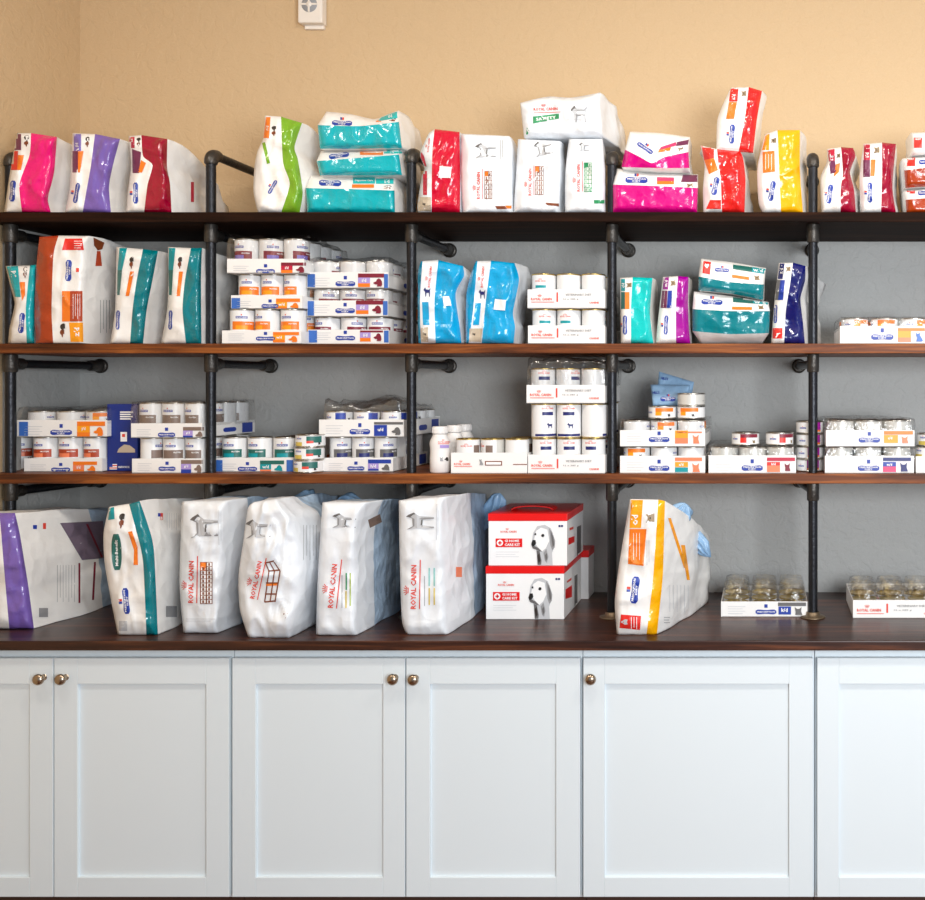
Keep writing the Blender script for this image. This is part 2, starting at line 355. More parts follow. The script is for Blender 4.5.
# ---- cabinets
YD = YC+.022
def X(px, Y): return (px-VX)*Y/F
def Z(py, Y): return ZC-(py-VY)*Y/F
zt, zb = Z(658.3, YD), Z(897, YD)
def knob(door, px, py):
    c = Vector((X(px, YD-.02), YD, Z(py, YD-.02)))
    b = MB(); b.lathe([(0, -.031), (.006, -.0305), (.012, -.028), (.0155, -.023), (.0155, -.02), (.012, -.0165), (.006, -.013), (.0055, -.004), (.009, 0)], c, 'y', 24)
    o = b.build('knob', 'nickel', door); o['label'] = 'round brushed nickel knob'
def cabinet(px0, px1, doors, label):
    x0, x1 = X(px0, YD), X(px1, YD)
    root = empty('base_cabinet', ((x0+x1)/2, YD+.3, 0), label, 'cabinet', 'white base cabinets')
    b = MB()      # carcass with face frame: stiles, rails
    b.box(x0+.001, x1-.001, YD+.021, YW-.003, zb-.01, ZCT-.027)
    b.build('carcass', 'cabinet_paint', root)
    b = MB(); b.box(x0+.001, x1-.001, YD+.075, YW-.02, 0, zb-.0105); b.build('plinth', 'dark_plinth', root)
    for d0, d1, i0, i1, kn in doors:
        a0, a1, c0, c1 = X(d0, YD), X(d1, YD), X(i0, YD), X(i1, YD); z0, z1 = Z(877.5, YD), Z(684, YD)
        b = MB(); th = .0195
        b.box(a0, c0, YD, YD+th, zb, zt, 0, .0012); b.box(c1, a1, YD, YD+th, zb, zt, 0, .0012)
        b.box(c0, c1, YD, YD+th, zb, z0, 0, .0012); b.box(c0, c1, YD, YD+th, z1, zt, 0, .0012)
        b.box(c0-.002, c1+.002, YD+.0085, YD+th-.001, z0-.002, z1+.002)
        dr = b.build('door', 'cabinet_paint', root)
        if kn: knob(dr, *kn)
cabinet(-71, 230.5, [(-68, 52.8, -45, 29.5, (38.5, 679.5)), (54.2, 229, 77.5, 206, (60.5, 679.5))], 'white shaker base cabinet at the far left, two knobs side by side')
cabinet(230.5, 581.5, [(232.2, 404.8, 255.5, 383, (392.5, 679.5)), (406.2, 580, 430, 556, (413, 680))], 'white shaker base cabinet with two doors and two knobs, below the red lidded boxes')
cabinet(581.5, 815, [(583.3, 812.8, 604.5, 789, (590.5, 679.5))], 'white shaker base cabinet with one wide door and one knob at its left')
cabinet(815, 1120, [(817.3, 966, 839, 943, None), (968, 1117, 991, 1094, None)], 'white shaker base cabinet at the right edge of the photo, no knob in view')
# ---- pipe uprights
def elbow_pts(a, b_, c, n=7):
    a, b_, c = Vector(a), Vector(b_), Vector(c); out = []
    for i in range(n+1): t = i/n; out.append(a*(1-t)**2+b_*2*t*(1-t)+c*t*t)
    return out
def post(px, topy, yaw, label, yaw_top=None):
    x = X(px, YP); zt_ = Z(topy, YP)
    root = empty('pipe_upright', (x, YP, ZCT), label, 'pipe post', 'black pipe uprights of the shelving')
    R, RF = .0142, .0188
    segs = [(ZCT+.008, Z3-TH), (Z3+.0, Z2-TH), (Z2, Z1-TH), (Z1, zt_-.03)]
    for z0, z1 in segs:
        b = MB(); b.tube([(x, YP, z0+.0005), (x, YP, z1-.0005)], R, 20); b.build('pipe', 'pipe_iron', root)
    for z in (Z1-TH, Z2-TH, Z3-TH):
        b = MB(); b.tube([(x, YP, z-.001), (x, YP, z-.005), (x, YP, z-.052), (x, YP, z-.056)], [RF-.001, RF, RF, RF-.002], 20)
        b.tube([(x, YP+.01, z-.03), (x, YP+.045, z-.03), (x, YP+.047, z-.03)], [RF*.95, RF*.95, R], 18)
        b.build('tee_fitting', 'pipe_fitting', root)
        ex = x+(yaw if yaw_top is None or z < Z1-TH-.01 else yaw_top); zz = z-.03
        b = MB(); b.tube([(x, YP+.046, zz), (ex, YW-.045, zz)], R*.92, 18); b.build('wall_brace', 'pipe_iron', root)
        b = MB(); b.tube([(ex, YW-.06, zz), (ex, YW-.05, zz), (ex, YW-.012, zz)], [RF*.9, RF*.98, RF*.98], 18)
        b.lathe([(.0, -.012), (.022, -.012), (.0245, -.009), (.0245, -.001), (0, -.001)], (ex, YW, zz), 'y', 24)
        b.build('wall_flange', 'pipe_fitting', root)
    # top elbow, brace and flange
    if yaw_top is not None: yaw = yaw_top
    zz = zt_-.019
    b = MB(); b.tube([(x, YP, zt_-.05), (x, YP, zt_-.046)]+elbow_pts((x, YP, zt_-.042), (x, YP, zz), (x, YP+.03, zz))+[(x, YP+.036, zz)], [RF-.002, RF]+[RF]*8+[RF-.001], 20)
    b.build('elbow', 'pipe_fitting', root)
    b = MB(); b.tube([(x, YP+.036, zz), (x+yaw, YW-.045, zz)], R*.92, 18); b.build('wall_brace', 'pipe_iron', root)
    b = MB(); b.tube([(x+yaw, YW-.055, zz), (x+yaw, YW-.01, zz)], RF*.95, 18); b.lathe([(0, -.012), (.022, -.012), (.0245, -.009), (.0245, -.001), (0, -.001)], (x+yaw, YW, zz), 'y', 24)
    b.build('wall_flange', 'pipe_fitting', root)
    b = MB(); b.lathe([(0, .0005), (.037, .0005), (.038, .002), (.036, .0045), (.022, .006), (.02, .016), (.0175, .018)], (x, YP, ZCT), 'z', 28)
    b.build('floor_flange', 'flange_bronze', root)
post(10.6, 150, .03, 'black iron pipe upright nearest the left wall')
post(211, 148, 0, 'black iron pipe upright beside the green striped bag, brace open to view')
post(411.5, 146.5, .0, 'black iron pipe upright left of the red foil bag')
post(612, 149, -.0, 'black iron pipe upright left of the stacked magenta bags')
post(813, 151, -.03, 'black iron pipe upright right of the yellow striped bag', .014)
# ---- wall device
x0, x1, zt_ = X(298, YW-.035), X(322.5, YW-.035), Z(23, YW-.035)
root = empty('wall_alarm', ((x0+x1)/2, YW, zt_), 'white plastic alarm sounder on the tan wall, cut by the top of the photo', 'alarm')
b = MB(); b.box(x0, x1, YW-.038, YW-.0005, zt_, zt_+.125, 0, .006); b.box(x0+.012, x1-.006, YW-.012, YW-.0005, zt_-.012, zt_+.01); b.build('housing', 'device_plastic', root)
b = MB(); cx_, cz_ = (x0+x1)/2-.002, zt_+.062
b.lathe([(0, -.0405), (.024, -.0405), (.027, -.0375)], (cx_, YW, cz_), 'y', 28); b.build('grille', 'device_grille', root)
b = MB(); b.box(cx_-.026, cx_+.026, YW-.0425, YW-.0395, cz_-.003, cz_+.003); b.box(cx_-.003, cx_+.003, YW-.0425, YW-.0395, cz_-.026, cz_+.026)
b.lathe([(0, -.0445), (.008, -.0435), (.010, -.04)], (cx_, YW, cz_), 'y', 18); b.build('grille_cross', 'device_plastic', root)
# ================================================================== BAGS
def interp(pts, t):
    """Catmull-Rom over points spread by their own cumulative length"""
    n = len(pts)
    if n == 2: return tuple(pts[0][i]*(1-t)+pts[1][i]*t for i in (0, 1))
    L = [0]
    for a, b_ in zip(pts, pts[1:]): L.append(L[-1]+math.hypot(b_[0]-a[0], b_[1]-a[1]))
    s = t*L[-1]; i = 0
    while i < n-2 and L[i+1] < s: i += 1
    u = (s-L[i])/(L[i+1]-L[i]); u = min(1, max(0, u))
    p0, p1, p2, p3 = pts[max(i-1, 0)], pts[i], pts[i+1], pts[min(i+2, n-1)]
    out = []
    for k in (0, 1):
        m1 = (p2[k]-p0[k])*.35; m2 = (p3[k]-p1[k])*.35
        out.append((2*u**3-3*u**2+1)*p1[k]+(u**3-2*u**2+u)*m1+(-2*u**3+3*u**2)*p2[k]+(u**3-u**2)*m2)
    return tuple(out)
def bag(label, lines, bands, Yf, base, depth, hb=.75, wb=.25, puff=.06, dx=0.0, dys=None, seed=1, amp=1.0, white='bag_white', group=None,
        horiz=False, name='food_bag', pinch=0.0, hexp=1.7, blue=None, lift=0.0, seal=True, cat='bag', part='colour_band', bandlabel=None, px_t=2.2):
    K = len(lines); dys = dys or [0]*K; rnd = random.Random(seed); so = Vector((seed*3.7, seed*1.9, seed*2.3))
    # columns
    cols = []
    for k in range(K-1):
        wpx = abs(interp(lines[k+1], .5)[0]-interp(lines[k], .5)[0])+abs(interp(lines[k+1], .5)[1]-interp(lines[k], .5)[1]) if not horiz else abs(interp(lines[k+1], .5)[1]-interp(lines[k], .5)[1])
        n = max(2, int(wpx/px_t)); cols += [(k, i/n) for i in range(n)]
    cols.append((K-2, 1.0))
    ln = max(math.hypot(lines[0][-1][0]-lines[0][0][0], lines[0][-1][1]-lines[0][0][1]), 10); nv = int(ln/(px_t*1.1))
    NC = len(cols)
    P = [[None]*(nv+1) for _ in range(NC)]
    for c, (k, u) in enumerate(cols):
        for j in range(nv+1):
            t = j/nv; a = interp(lines[k], t); d = interp(lines[k+1], t)
            px, py = a[0]*(1-u)+d[0]*u, a[1]*(1-u)+d[1]*u
            Y = Yf+dys[k]*(1-u)+dys[k+1]*u
            p = W(px, py, Y)
            # crumple
            uu, vv = c/(NC-1), j/nv
            e = min(uu, 1-uu)*4; e2 = min(vv, 1-vv)*4; ed = max(0, min(1, min(e*1.6, e2*2.2)))
            q = p*11+so; n1 = noise.noise(q)
            r1 = 1-abs(noise.noise(p*15+so*2))*2.2; r1 = max(0, r1)**3
            r2 = 1-abs(noise.noise(Vector((p.x*26, 0, p.z*9))+so))*2.2; r2 = max(0, r2)**3
            d_ = amp*(0.010*n1-0.006*r1-0.005*r2*rnd.uniform(.9, 1.1))
            p = W(px, py, p.y+.014*(1-ed)**2 + d_*(.35+.65*ed) - .007*ed)
            P[c][j] = p
    zmin = min(P[c][j].z for c in range(NC) for j in range(nv+1))
    for c in range(NC):
        for j in range(nv+1):
            q = P[c][j]
            if zmin < base+.001: q.z = max(q.z, base+.001)
    if zmin > base+.001 and lift == 0:      # settle onto the surface
        sh = zmin-(base+.001)
        z1_ = max(P[c][j].z for c in range(NC) for j in range(nv+1))
        for c in range(NC):
            for j in range(nv+1):
                q = P[c][j]; q.z -= sh*(1-(q.z-zmin)/(z1_-zmin))
    xs = [p.x for r in P for p in r]; zs = [p.z for r in P for p in r]
    cx, z0, z1 = (min(xs)+max(xs))/2, min(zs), max(zs)
    root = empty(name, (cx, Yf+depth*.4, z0), label, cat, group)
    # front faces, split by band
    def idx(c, j): return c*(nv+1)+j
    V = [P[c][j] for c in range(NC) for j in range(nv+1)]
    parts = {}
    for c in range(NC-1):
        k = cols[c][0]; m = bands[k]
        for j in range(nv):
            f = (idx(c, j), idx(c+1, j), idx(c+1, j+1), idx(c, j+1))
            if horiz: f = f[::-1]
            parts.setdefault(m, []).append(f)
    # body rings from border loop
    loop = [(c, 0) for c in range(NC)]+[(NC-1, j) for j in range(1, nv+1)]+[(c, nv) for c in range(NC-2, -1, -1)]+[(0, j) for j in range(nv-1, 0, -1)]
    NL = len(loop); ns = 12; BV = []; BF = []
    L0 = [P[c][j] for c, j in loop]; BV += [p.copy() for p in L0]
    mid_z = (z0+z1)/2; yavg = sum(p.y for p in L0)/NL
    for s_ in range(1, ns+1):
        t = s_/ns
        ws = (1+puff*math.sin(PI*min(1, t*1.25)))*(1-(1-wb)*t**2.2)*(1-pinch*min(1, t*8))
        hs = (1-(1-hb)*t**hexp)*(1+.02*math.sin(PI*t))
        for p in L0:
            x = cx+dx*t+(p.x-cx)*ws
            z = z0+(p.z-z0)*hs
            y = p.y*(1-t)+(Yf+depth)*t if s_ > 1 else p.y*(1-t)+(Yf+depth)*t
            nn = noise.noise_vector(Vector((x*9, y*9, z*9))+so); n2 = noise.noise(Vector((x*30, y*14, z*30))+so)
            k = amp*min(1, t*3)
            x += (nn.x*.014+n2*.005)*k; z += (nn.z*.008+n2*.004)*k*(1 if p.z > z0+.03 else 0); z = max(z, z0)
            if y > YW-.012: y = YW-.012
            if x < XL+.008: x = XL+.008
            BV.append(Vector((x, y, z)))
        a0 = (s_-1)*NL; b0 = s_*NL
        for i in range(NL): BF.append((a0+i, b0+i, b0+(i+1) % NL, a0+(i+1) % NL))
    c_ = sum((BV[ns*NL+i] for i in range(NL)), Vector())/NL; BV.append(c_); e = len(BV)-1
    for i in range(NL): BF.append((ns*NL+i, e, ns*NL+(i+1) % NL))
    # pouch = white front faces + body
    off = len(V); PF = list(parts.pop(white, [])); objs = []
    nring = int(ns*blue)*NL if blue else len(BF)  # from this ring back the white pouch is coloured as blue shade
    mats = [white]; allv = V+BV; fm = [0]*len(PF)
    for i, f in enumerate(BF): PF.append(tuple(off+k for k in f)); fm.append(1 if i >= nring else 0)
    if blue: mats.append('bag_shade_blue')
    used = sorted({i for f in PF for i in f}); ix = {o: n for n, o in enumerate(used)}
    po = mesh_obj('pouch', [allv[i] for i in used], [tuple(ix[i] for i in f) for f in PF], mats, fm, root)
    bm = bmesh.new(); bm.from_mesh(po.data); bmesh.ops.remove_doubles(bm, verts=bm.verts, dist=0.0002); bmesh.ops.recalc_face_normals(bm, faces=bm.faces); bm.to_mesh(po.data); bm.free()
    objs.append(po)
    for m, fs in parts.items():
        used = sorted({i for f in fs for i in f}); ix = {o: n for n, o in enumerate(used)}
        o = mesh_obj(part, [V[i] for i in used], [tuple(ix[i] for i in f) for f in fs], [m], None, root); o['label'] = 'glossy '+m.replace('film_', '').replace('_', ' ')+' band'
        objs.append(o)
    if seal:   # crimped closing seal at the back
        zz = [BV[(ns-1)*NL+i].z for i in range(NL)]; yb = max(p.y for p in BV); x_ = cx+dx
        ya, yb2 = yb-.004, min(yb+.014, YW-.004)
        g = MB(); n = 14; za, zb_ = z0+.012, max(zz)*.96+z0*.04; vs = []
        for i in range(n+1):
            z = za+(zb_-za)*i/n; wv = .003*math.sin(i*1.7+seed)
            vs += [(x_+wv-.0012, ya, z), (x_+wv-.0012, yb2, z), (x_+wv+.0012, yb2, z), (x_+wv+.0012, ya, z)]
        fs = [(i*4+k, i*4+(k+1) % 4, i*4+4+(k+1) % 4, i*4+4+k) for i in range(n) for k in range(4)]+[(0, 1, 2, 3), tuple(n*4+k for k in (3, 2, 1, 0))]
        g.add(vs, fs); g.build('top_seal', 'bag_shade_blue' if blue else white, root)
    pr = Printer(root, bvh_of(objs)); pr.root_objs = objs
    return root, pr
def crumpled_top(root, c, size, seed, rot=0, m='top_shade_packet_blue', name='twisted_top', stretch=1.0):  # default material paints bluish shade into the plastic
    """gathered plastic at the mouth of a bag: radial pleats"""
    vs = []; fs = []; nu, nv = 44, 14; so = Vector((seed*5.1, seed, 0))
    for j in range(nv+1):
        v = j/nv; prof = math.sin(PI*min(1, v*1.02))**.7*(.35+.65*v) if v < 1 else 0.02
        prof = max(prof, .04)
        for i in range(nu):
            a = 2*PI*i/nu; pl = 1+.42*math.sin(a*8+seed+v*2)*v+.24*math.sin(a*13+2*seed)*v
            x = math.cos(a)*size[0]*prof*pl; y = math.sin(a)*size[1]*prof*pl; z = (v-.5)*2*size[2]
            n_ = noise.noise_vector(Vector((x*28, y*28, z*28))+so)*.009
            p = Vector((x, y, z))+n_
            cr, sr = math.cos(rot), math.sin(rot); p = Vector((p.x*cr-p.z*sr, p.y, p.x*sr+p.z*cr))
            p += Vector(c); p.y = min(p.y, YW-.006)
            vs.append(p)
    for j in range(nv):
        for i in range(nu): fs.append((j*nu+i, j*nu+(i+1) % nu, (j+1)*nu+(i+1) % nu, (j+1)*nu+i))
    fs += [tuple(range(nu))[::-1], tuple(range(nv*nu, nv*nu+nu))]
    return mesh_obj(name, vs, fs, [m], None, root)
WB = 'bag_white'; RB = 'bag_paper_white'
G1, G2, G4 = 'pet food bags on the top shelf', 'pet food bags on the middle shelf', 'large pet food bags on the worktop'
# --------------------------------------------------- top shelf
r, p = bag('white bag with hot pink band, leftmost on the top shelf', [[(4,213),(9.4,176),(17,133)], [(22,213),(19.5,184),(29.5,155),(31,133)], [(51,213),(48,198),(54,173),(57,137)]],
    [WB, 'film_pink'], 2.945, Z1, .33, hb=.7, wb=.3, puff=.1, dx=.03, seed=1, group=G1, pinch=.22)
p.rect('product_panel', 'ink_plum', 14.5, 134, 21, 150); p.quad('product_panel', 'ink_red', [(12.5,151),(18,151),(17,170),(11,170)]); p.quad('product_panel', 'ink_orange', [(18,155),(24,155),(21,170),(17,170)])
p.badge(12.6, 191, 21, 5, 86, False); p.dogs(26, 141, 7, 11); p.flush()
r, p = bag('white bag with lavender purple band between the pink and maroon bags', [[(65,213),(70,185),(72.5,133)], [(82.5,213),(87.5,185),(91,165),(95,134)], [(111,213),(109,187),(113,165),(120,139)]],
    [WB, 'film_purple'], 2.96, Z1, .34, hb=.7, wb=.25, puff=.08, seed=2, group=G1)
p.rect('product_panel', 'ink_purple', 73.8, 134, 81, 151); p.text('product_panel', 'ink_white', 'j/d', 77, 145, None, 4, 90); p.rect('product_panel', 'ink_plum', 72.4, 151, 78, 172.5); p.quad('product_panel', 'ink_orange', [(78,151),(83.5,151),(80,172.5),(78,172.5)])
p.badge(76.5, 193, 20, 4, 80); p.dogs(87, 142, 7, 9); p.flush()
r, p = bag('white bag with deep maroon band, long sloping body beside an upright pipe', [[(126,213),(128,190),(131,165),(128.5,136)], [(144,213),(147.5,185),(152.5,165),(143,156),(141.4,135)], [(171.6,213),(170,184),(167,166),(167.4,139)]],
    [WB, 'film_maroon'], 2.955, Z1, .36, hb=.36, wb=.5, puff=.18, dx=.02, seed=3, group=G1)
p.rect('product_panel', 'ink_crimson', 129.2, 137, 134.5, 148); p.quad('product_panel', 'ink_plum', [(132,149),(141,152),(139,173),(132.5,173)]); p.quad('product_panel', 'ink_orange', [(141,160),(146,163),(142,172.5),(138,172.5)])
p.badge(135.6, 193, 21, 4.4, 90); p.dogs(138.3, 142, 5, 9); p.rect('side_stripe', 'ink_crimson', 191, 182, 194, 202); p.flush()
r, p = bag('tall dented white bag with apple green band, right of the second pipe', [[(258,213),(253.5,192),(254.5,166),(257.5,151),(263,138),(265,115.5)], [(281,213),(289.7,184),(283,162),(281,116.6)], [(299.5,213),(302.7,192),(298,160),(294.5,147),(302,123)]],
    [WB, 'film_green'], 2.965, Z1, .34, hb=.62, wb=.3, puff=.12, dx=.02, seed=4, amp=1.3, group=G1)
p.quad('product_panel', 'ink_orange', [(266,117),(270.5,117),(269,138),(263.5,138)]); p.text('product_panel', 'ink_white', 'r/d', 267, 128, None, 3, 84); p.quad('product_panel', 'film_green', [(262,143),(265,142),(270,163),(267,164)])
p.badge(272.5, 187, 15, 3.2, 60); p.dogs(273.5, 131, 6, 10); p.flush()
# teal stack (three lying bags)
def tealbag(label, lines, Yf, base, seed, dec, lift=1, depth=.33):
    r, p = bag(label, lines, ['film_teal', WB], Yf, base, depth, hb=.82, wb=.7, puff=.03, seed=seed, dys=[0, 0, .035], horiz=True, lift=lift, group=G1, amp=.7, seal=False)
    dec(p); p.flush()
def d1(p):
    p.badge(330, 183, 22, 5.2, -2, False); p.rect('product_panel', 'ink_aqua', 353, 177.5, 375, 183.5); p.text('product_panel', 'ink_white', 'Digestive Care', 364, 180.5, 18, 2.4); p.rect('product_panel', 'ink_orange', 352, 184.3, 374, 187.8)
    p.rect('product_panel', 'ink_aqua', 376, 178.5, 393.5, 183.8); p.text('product_panel', 'ink_white', 'i/d', 387, 181, None, 4); p.dogs(387, 187, 9, 4, 0)
tealbag('lying white bag with turquoise side, bottom of the stack of three', [[(307.5,213),(350,213),(395,213)], [(305.5,188),(350,189),(394.6,190.5)], [(311,175.5),(350,176.5),(394.6,178)]], 2.965, Z1, 5, d1, 0)
def d2(p):
    p.badge(339, 155.5, 20, 4.5, 9, False); p.rect('product_panel', 'ink_orange', 360, 151.5, 383, 154.8); p.rect('product_panel', 'ink_aqua', 384, 149.6, 402, 153.5); p.text('product_panel', 'ink_white', 'i/d', 392, 151.5, None, 3)
tealbag('lying white bag with turquoise side, middle of the stack of three', [[(320,175.5),(360,175.5),(402,175)], [(316.5,161),(357,158),(399,154.5)], [(321,151),(360,150.5),(401,149)]], 2.968, Z1, 6, d2)
def d3(p):
    p.badge(342, 123, 20, 4.4, -2); p.quad('product_panel', 'ink_aqua', [(381,117.5),(397,111.5),(397.5,118),(378,121)]); p.text('product_panel', 'ink_white', 'i/d', 390, 116, None, 3, 15); p.dogs(392, 119.6, 8, 3.4, 0); p.quad('product_panel', 'ink_orange', [(376,121),(381,119),(381,121.5),(376,122)])
tealbag('lying white bag with turquoise side, topmost of the stack of three', [[(320,148.8),(360,148.8),(402,148)], [(317.5,125),(360,126),(399,121.8)], [(326.5,111.5),(350,114),(374,119),(388,114),(398.5,110.5)]], 2.972, Z1, 7, d3)
r, p = bag('crimson red foil bag with blank white sticker, right of a pipe', [[(418,213),(417.5,205),(421.5,178),(424.5,168),(420,155),(424,143),(429,133)], [(431.7,213),(431.7,178),(432.5,149),(434.6,129)], [(460,213),(460.2,170.6),(459.6,132)]],
    [RB, 'film_crimson'], 2.96, Z1, .3, hb=.8, wb=.3, puff=.02, seed=8, white=RB, amp=1.25, group=G1, dx=.01)
p.royal(428.6, 145, 14, 84, False, True); p.quad('side_stripe', 'film_crimson', [(420,150),(424,156),(426.5,167),(420,162)]); p.rect('side_stripe', 'film_crimson', 423, 171, 427, 195); p.quad('product_panel', 'ink_tan', [(418,197),(431,197),(431,211.5),(418,211)])
p.text('product_panel', 'ink_dark', 'kg', 424, 204, None, 3, 0); p.quad('sticker', 'ink_white', [(440,166),(451.5,167),(450.5,178),(438.5,177.5)], 2); p.flush()
def rc_grid(p, x0, y0, x1, y1, m='ink_brown', top='ink_orange'):
    p.rect('product_panel', m, x0, y0, x1, y1, 1); n = max(3, int((y1-y0)/4.2)); cw = (x1-x0); 
    p.rect('product_panel', top, x0+.4, y0+.5, x0+cw*.45, y0+(y1-y0)*.2, 2)
    for i in range(n):
        ya = y0+.6+(y1-y0-.6)*i/n; yb = ya+(y1-y0-.6)/n-.7
        for a, b_ in ((.08, .46), (.56, .93)):
            if i == 0 and a < .1: continue
            p.rect('product_panel', 'ink_white', x0+cw*a, ya, x0+cw*b_, yb, 2)
            p.rect('product_panel', m, x0+cw*(a+.10), ya+.5, x0+cw*(a+.24), yb-.3, 3)
r, p = bag('plain white bag with brown grid panel, right of the crimson foil bag', [[(463,214),(461,178),(460.8,150),(461.5,133.7)], [(512,213),(511,178),(512,150),(509,136)]],
    [RB], 2.958, Z1, .3, hb=.8, wb=.3, puff=.03, seed=9, white=RB, group=G1)
p.royal(478.5, 185.5, 27, 90); rc_grid(p, 484.5, 171, 492, 199); p.sketch(485.5, 150.5, 21, 15, 0); p.lines('small_print', 'ink_grey', 499, 140, 504, 160, 2); p.quad('product_panel', 'ink_brown', [(495,206),(505,206),(507,209),(497,209)]); p.quad('product_panel', 'ink_orange', [(505,205.5),(511.5,205.5),(511.5,208.5),(507,208.5)]); p.flush()
r, p = bag('white bag with brown grid panel under the left half of the lying bag', [[(513.5,213),(517,158),(518,139)], [(559,213),(560,170),(560,141)]],
    [RB], 2.962, Z1, .3, hb=.9, wb=.4, puff=.01, seed=10, white=RB, group=G1)
p.royal(530, 182, 27, 90); rc_grid(p, 535, 166, 543.5, 195); p.sketch(543, 148.5, 18, 15, 10); p.quad('product_panel', 'ink_brown', [(545,202.5),(559,203.5),(559,206.5),(547,205)]); p.flush()
r, p = bag('white bag with green grid panel under the right half of the lying bag', [[(565,212),(565.5,170),(569,139)], [(605,212),(605,170),(602.5,139)]],
    [RB], 2.958, Z1, .3, hb=.92, wb=.4, puff=.0, seed=11, white=RB, group=G1, dx=-.02, pinch=.06)
p.royal(578.5, 178, 27, 90); rc_grid(p, 584, 162.5, 592, 192, 'ink_green', 'ink_green'); p.sketch(584, 147, 10, 9, 0); p.rect('product_panel', 'ink_green', 594, 200, 604.5, 203.5); p.flush()
r, p = bag('white bag lying across two upright white bags, green label, crinkled end', [[(524,138),(560,137.5),(603,137)], [(520,103),(535,99),(550,96.5),(572,97.5),(600,92.5)]],
    [RB], 2.975, Z1, .32, hb=.72, wb=.75, puff=.02, seed=12, white=RB, group=G1, lift=1, horiz=True, amp=1.3, dx=.07, seal=False)
p.royal(545.5, 109, 24, 2, True); p.quad('product_panel', 'ink_green', [(533,116.5),(559,113.5),(559,118.5),(533,123.5)]); p.text('product_panel', 'ink_white', 'SATIETY', 546, 118.3, 20, 3, 6); p.sketch(579, 114, 17, 17, 0, flip=False); p.lines('small_print', 'ink_soft_grey', 567, 102.5, 590, 125.5, 2, False, 1, .4); p.put('product_panel', 'ink_green', poly2d([(0,0),(.3,1),(1,.6),(.6,0)]), 527.5, 131, 3, 7, 0, 1); p.flush()
# magenta pair
r, p = bag('lying white bag with magenta side, lower of the magenta pair', [[(613,212.5),(655,213),(697,213.3)], [(613,184.5),(655,186),(698,188)], [(617,168.5),(650,173),(698,174.5)]],
    ['film_magenta', WB], 2.962, Z1, .31, hb=.85, wb=.7, puff=.0, pinch=.06, dx=.01, dys=[0, 0, .035], seed=13, horiz=True, group=G1, seal=False, amp=.7)
p.badge(636.5, 180, 22, 5.4, -1); p.quad('product_panel', 'ink_pink', [(657,177),(674,177.5),(674,181),(657,181)]); p.rect('product_panel', 'ink_orange', 657, 180.6, 674, 184.2); p.quad('product_panel', 'ink_plum', [(683,174.8),(697.5,175),(697.5,182),(681,182)]); p.put('product_panel', 'ink_white', poly2d([(.5+.5*math.cos(a*PI/6), .5+.5*math.sin(a*PI/6)) for a in range(12)]), 677.5, 181, 7, 7, 0, 3); p.cat(690, 185.2, 7, 4, 0); p.flush()
r, p = bag('dented lying white bag with magenta side, upper of the magenta pair', [[(623,169.5),(655,171.5),(690,172.5)], [(621.5,167),(655,168),(689.5,168)], [(625,149.5),(640,157),(652,163),(665,157),(688.5,152)], [(630,131.5),(660,133),(690,137)]],
    [WB, 'film_magenta', WB], 2.97, Z1, .3, hb=.75, wb=.7, puff=.02, dys=[0.01, 0, 0, .03], seed=14, horiz=True, group=G1, seal=False, lift=1, amp=1.0)
p.badge(645, 148, 18, 3.8, -34); p.quad('product_panel', 'ink_pink', [(661,147),(676,142),(676.5,145.5),(659,150)]); p.quad('product_panel', 'ink_orange', [(659,150),(671,147),(670,150.5),(658,152.5)]); p.quad('product_panel', 'ink_plum', [(677,142),(689,139.5),(688,144.5),(676,146)]); p.cat(681, 149, 6, 3.6, 8); p.flush()
r, p = bag('crumpled white bag with red band, carrying another red bag on top', [[(703.5,213),(703,189),(704.5,165),(700.5,145.5)], [(722,213),(720.7,179.5),(718,161),(717,149)], [(744.5,213),(745.5,179.5),(743,158),(740,151.5)]],
    [WB, 'film_red'], 2.962, Z1, .33, hb=.9, wb=.5, puff=.1, seed=15, group=G1, amp=1.4, dx=.02)
p.quad('product_panel', 'ink_red', [(701.5,146),(714,147),(714,158),(704,160)]); p.quad('product_panel', 'ink_orange', [(704,160),(714,158),(718,170),(709,174)]); p.badge(715.5, 186, 18, 5, 78); p.quad('product_panel', 'ink_red', [(710,200),(721,200),(721,209),(706,209)]); p.flush()
r, p = bag('tilted white bag with red band, perched high on another red bag', [[(716.5,150.5),(717.5,119),(728.4,92.4),(731.5,87.5)], [(738.5,152),(744.8,119),(748.7,87)], [(753,153),(757,119),(762,91)]],
    [WB, 'film_red'], 2.975, Z1, .26, hb=.85, wb=.6, puff=.12, seed=16, group=G1, lift=1, seal=True, dx=.02)
p.quad('product_panel', 'ink_red', [(730.5,89),(738.5,87),(737.5,101.5),(729,101.5)]); p.text('product_panel', 'ink_white', 's/d', 733.5, 97, None, 3.6, 84); p.quad('product_panel', 'ink_orange', [(729,102),(737,102),(734,119),(726,119)]); p.badge(732, 134, 19, 4.6, 86); p.cat(743.5, 93.5, 6, 5, 90); p.flush()
r, p = bag('white bag with wide golden yellow band beside the rightmost pipe', [[(763,213),(758.5,201),(757.5,167),(765,134.4)], [(781,213),(779,167),(777.4,130)], [(803,213),(800,173),(800,130)]],
    [WB, 'film_yellow'], 2.958, Z1, .33, hb=.75, wb=.5, puff=.14, seed=17, group=G1, dx=.05)
p.quad('product_panel', 'film_amber', [(765.5,135),(769.5,133.5),(769,150),(762,150)]); p.quad('product_panel', 'ink_orange', [(762.5,152),(774.5,150.5),(775,171.5),(763,173)]); p.lines('product_panel', 'ink_white', 764, 154, 773, 170, 3, True, 2, .4); p.badge(772, 191, 20, 4.6, 80); p.cat(773.2, 140.5, 6, 6, 90); p.flush()
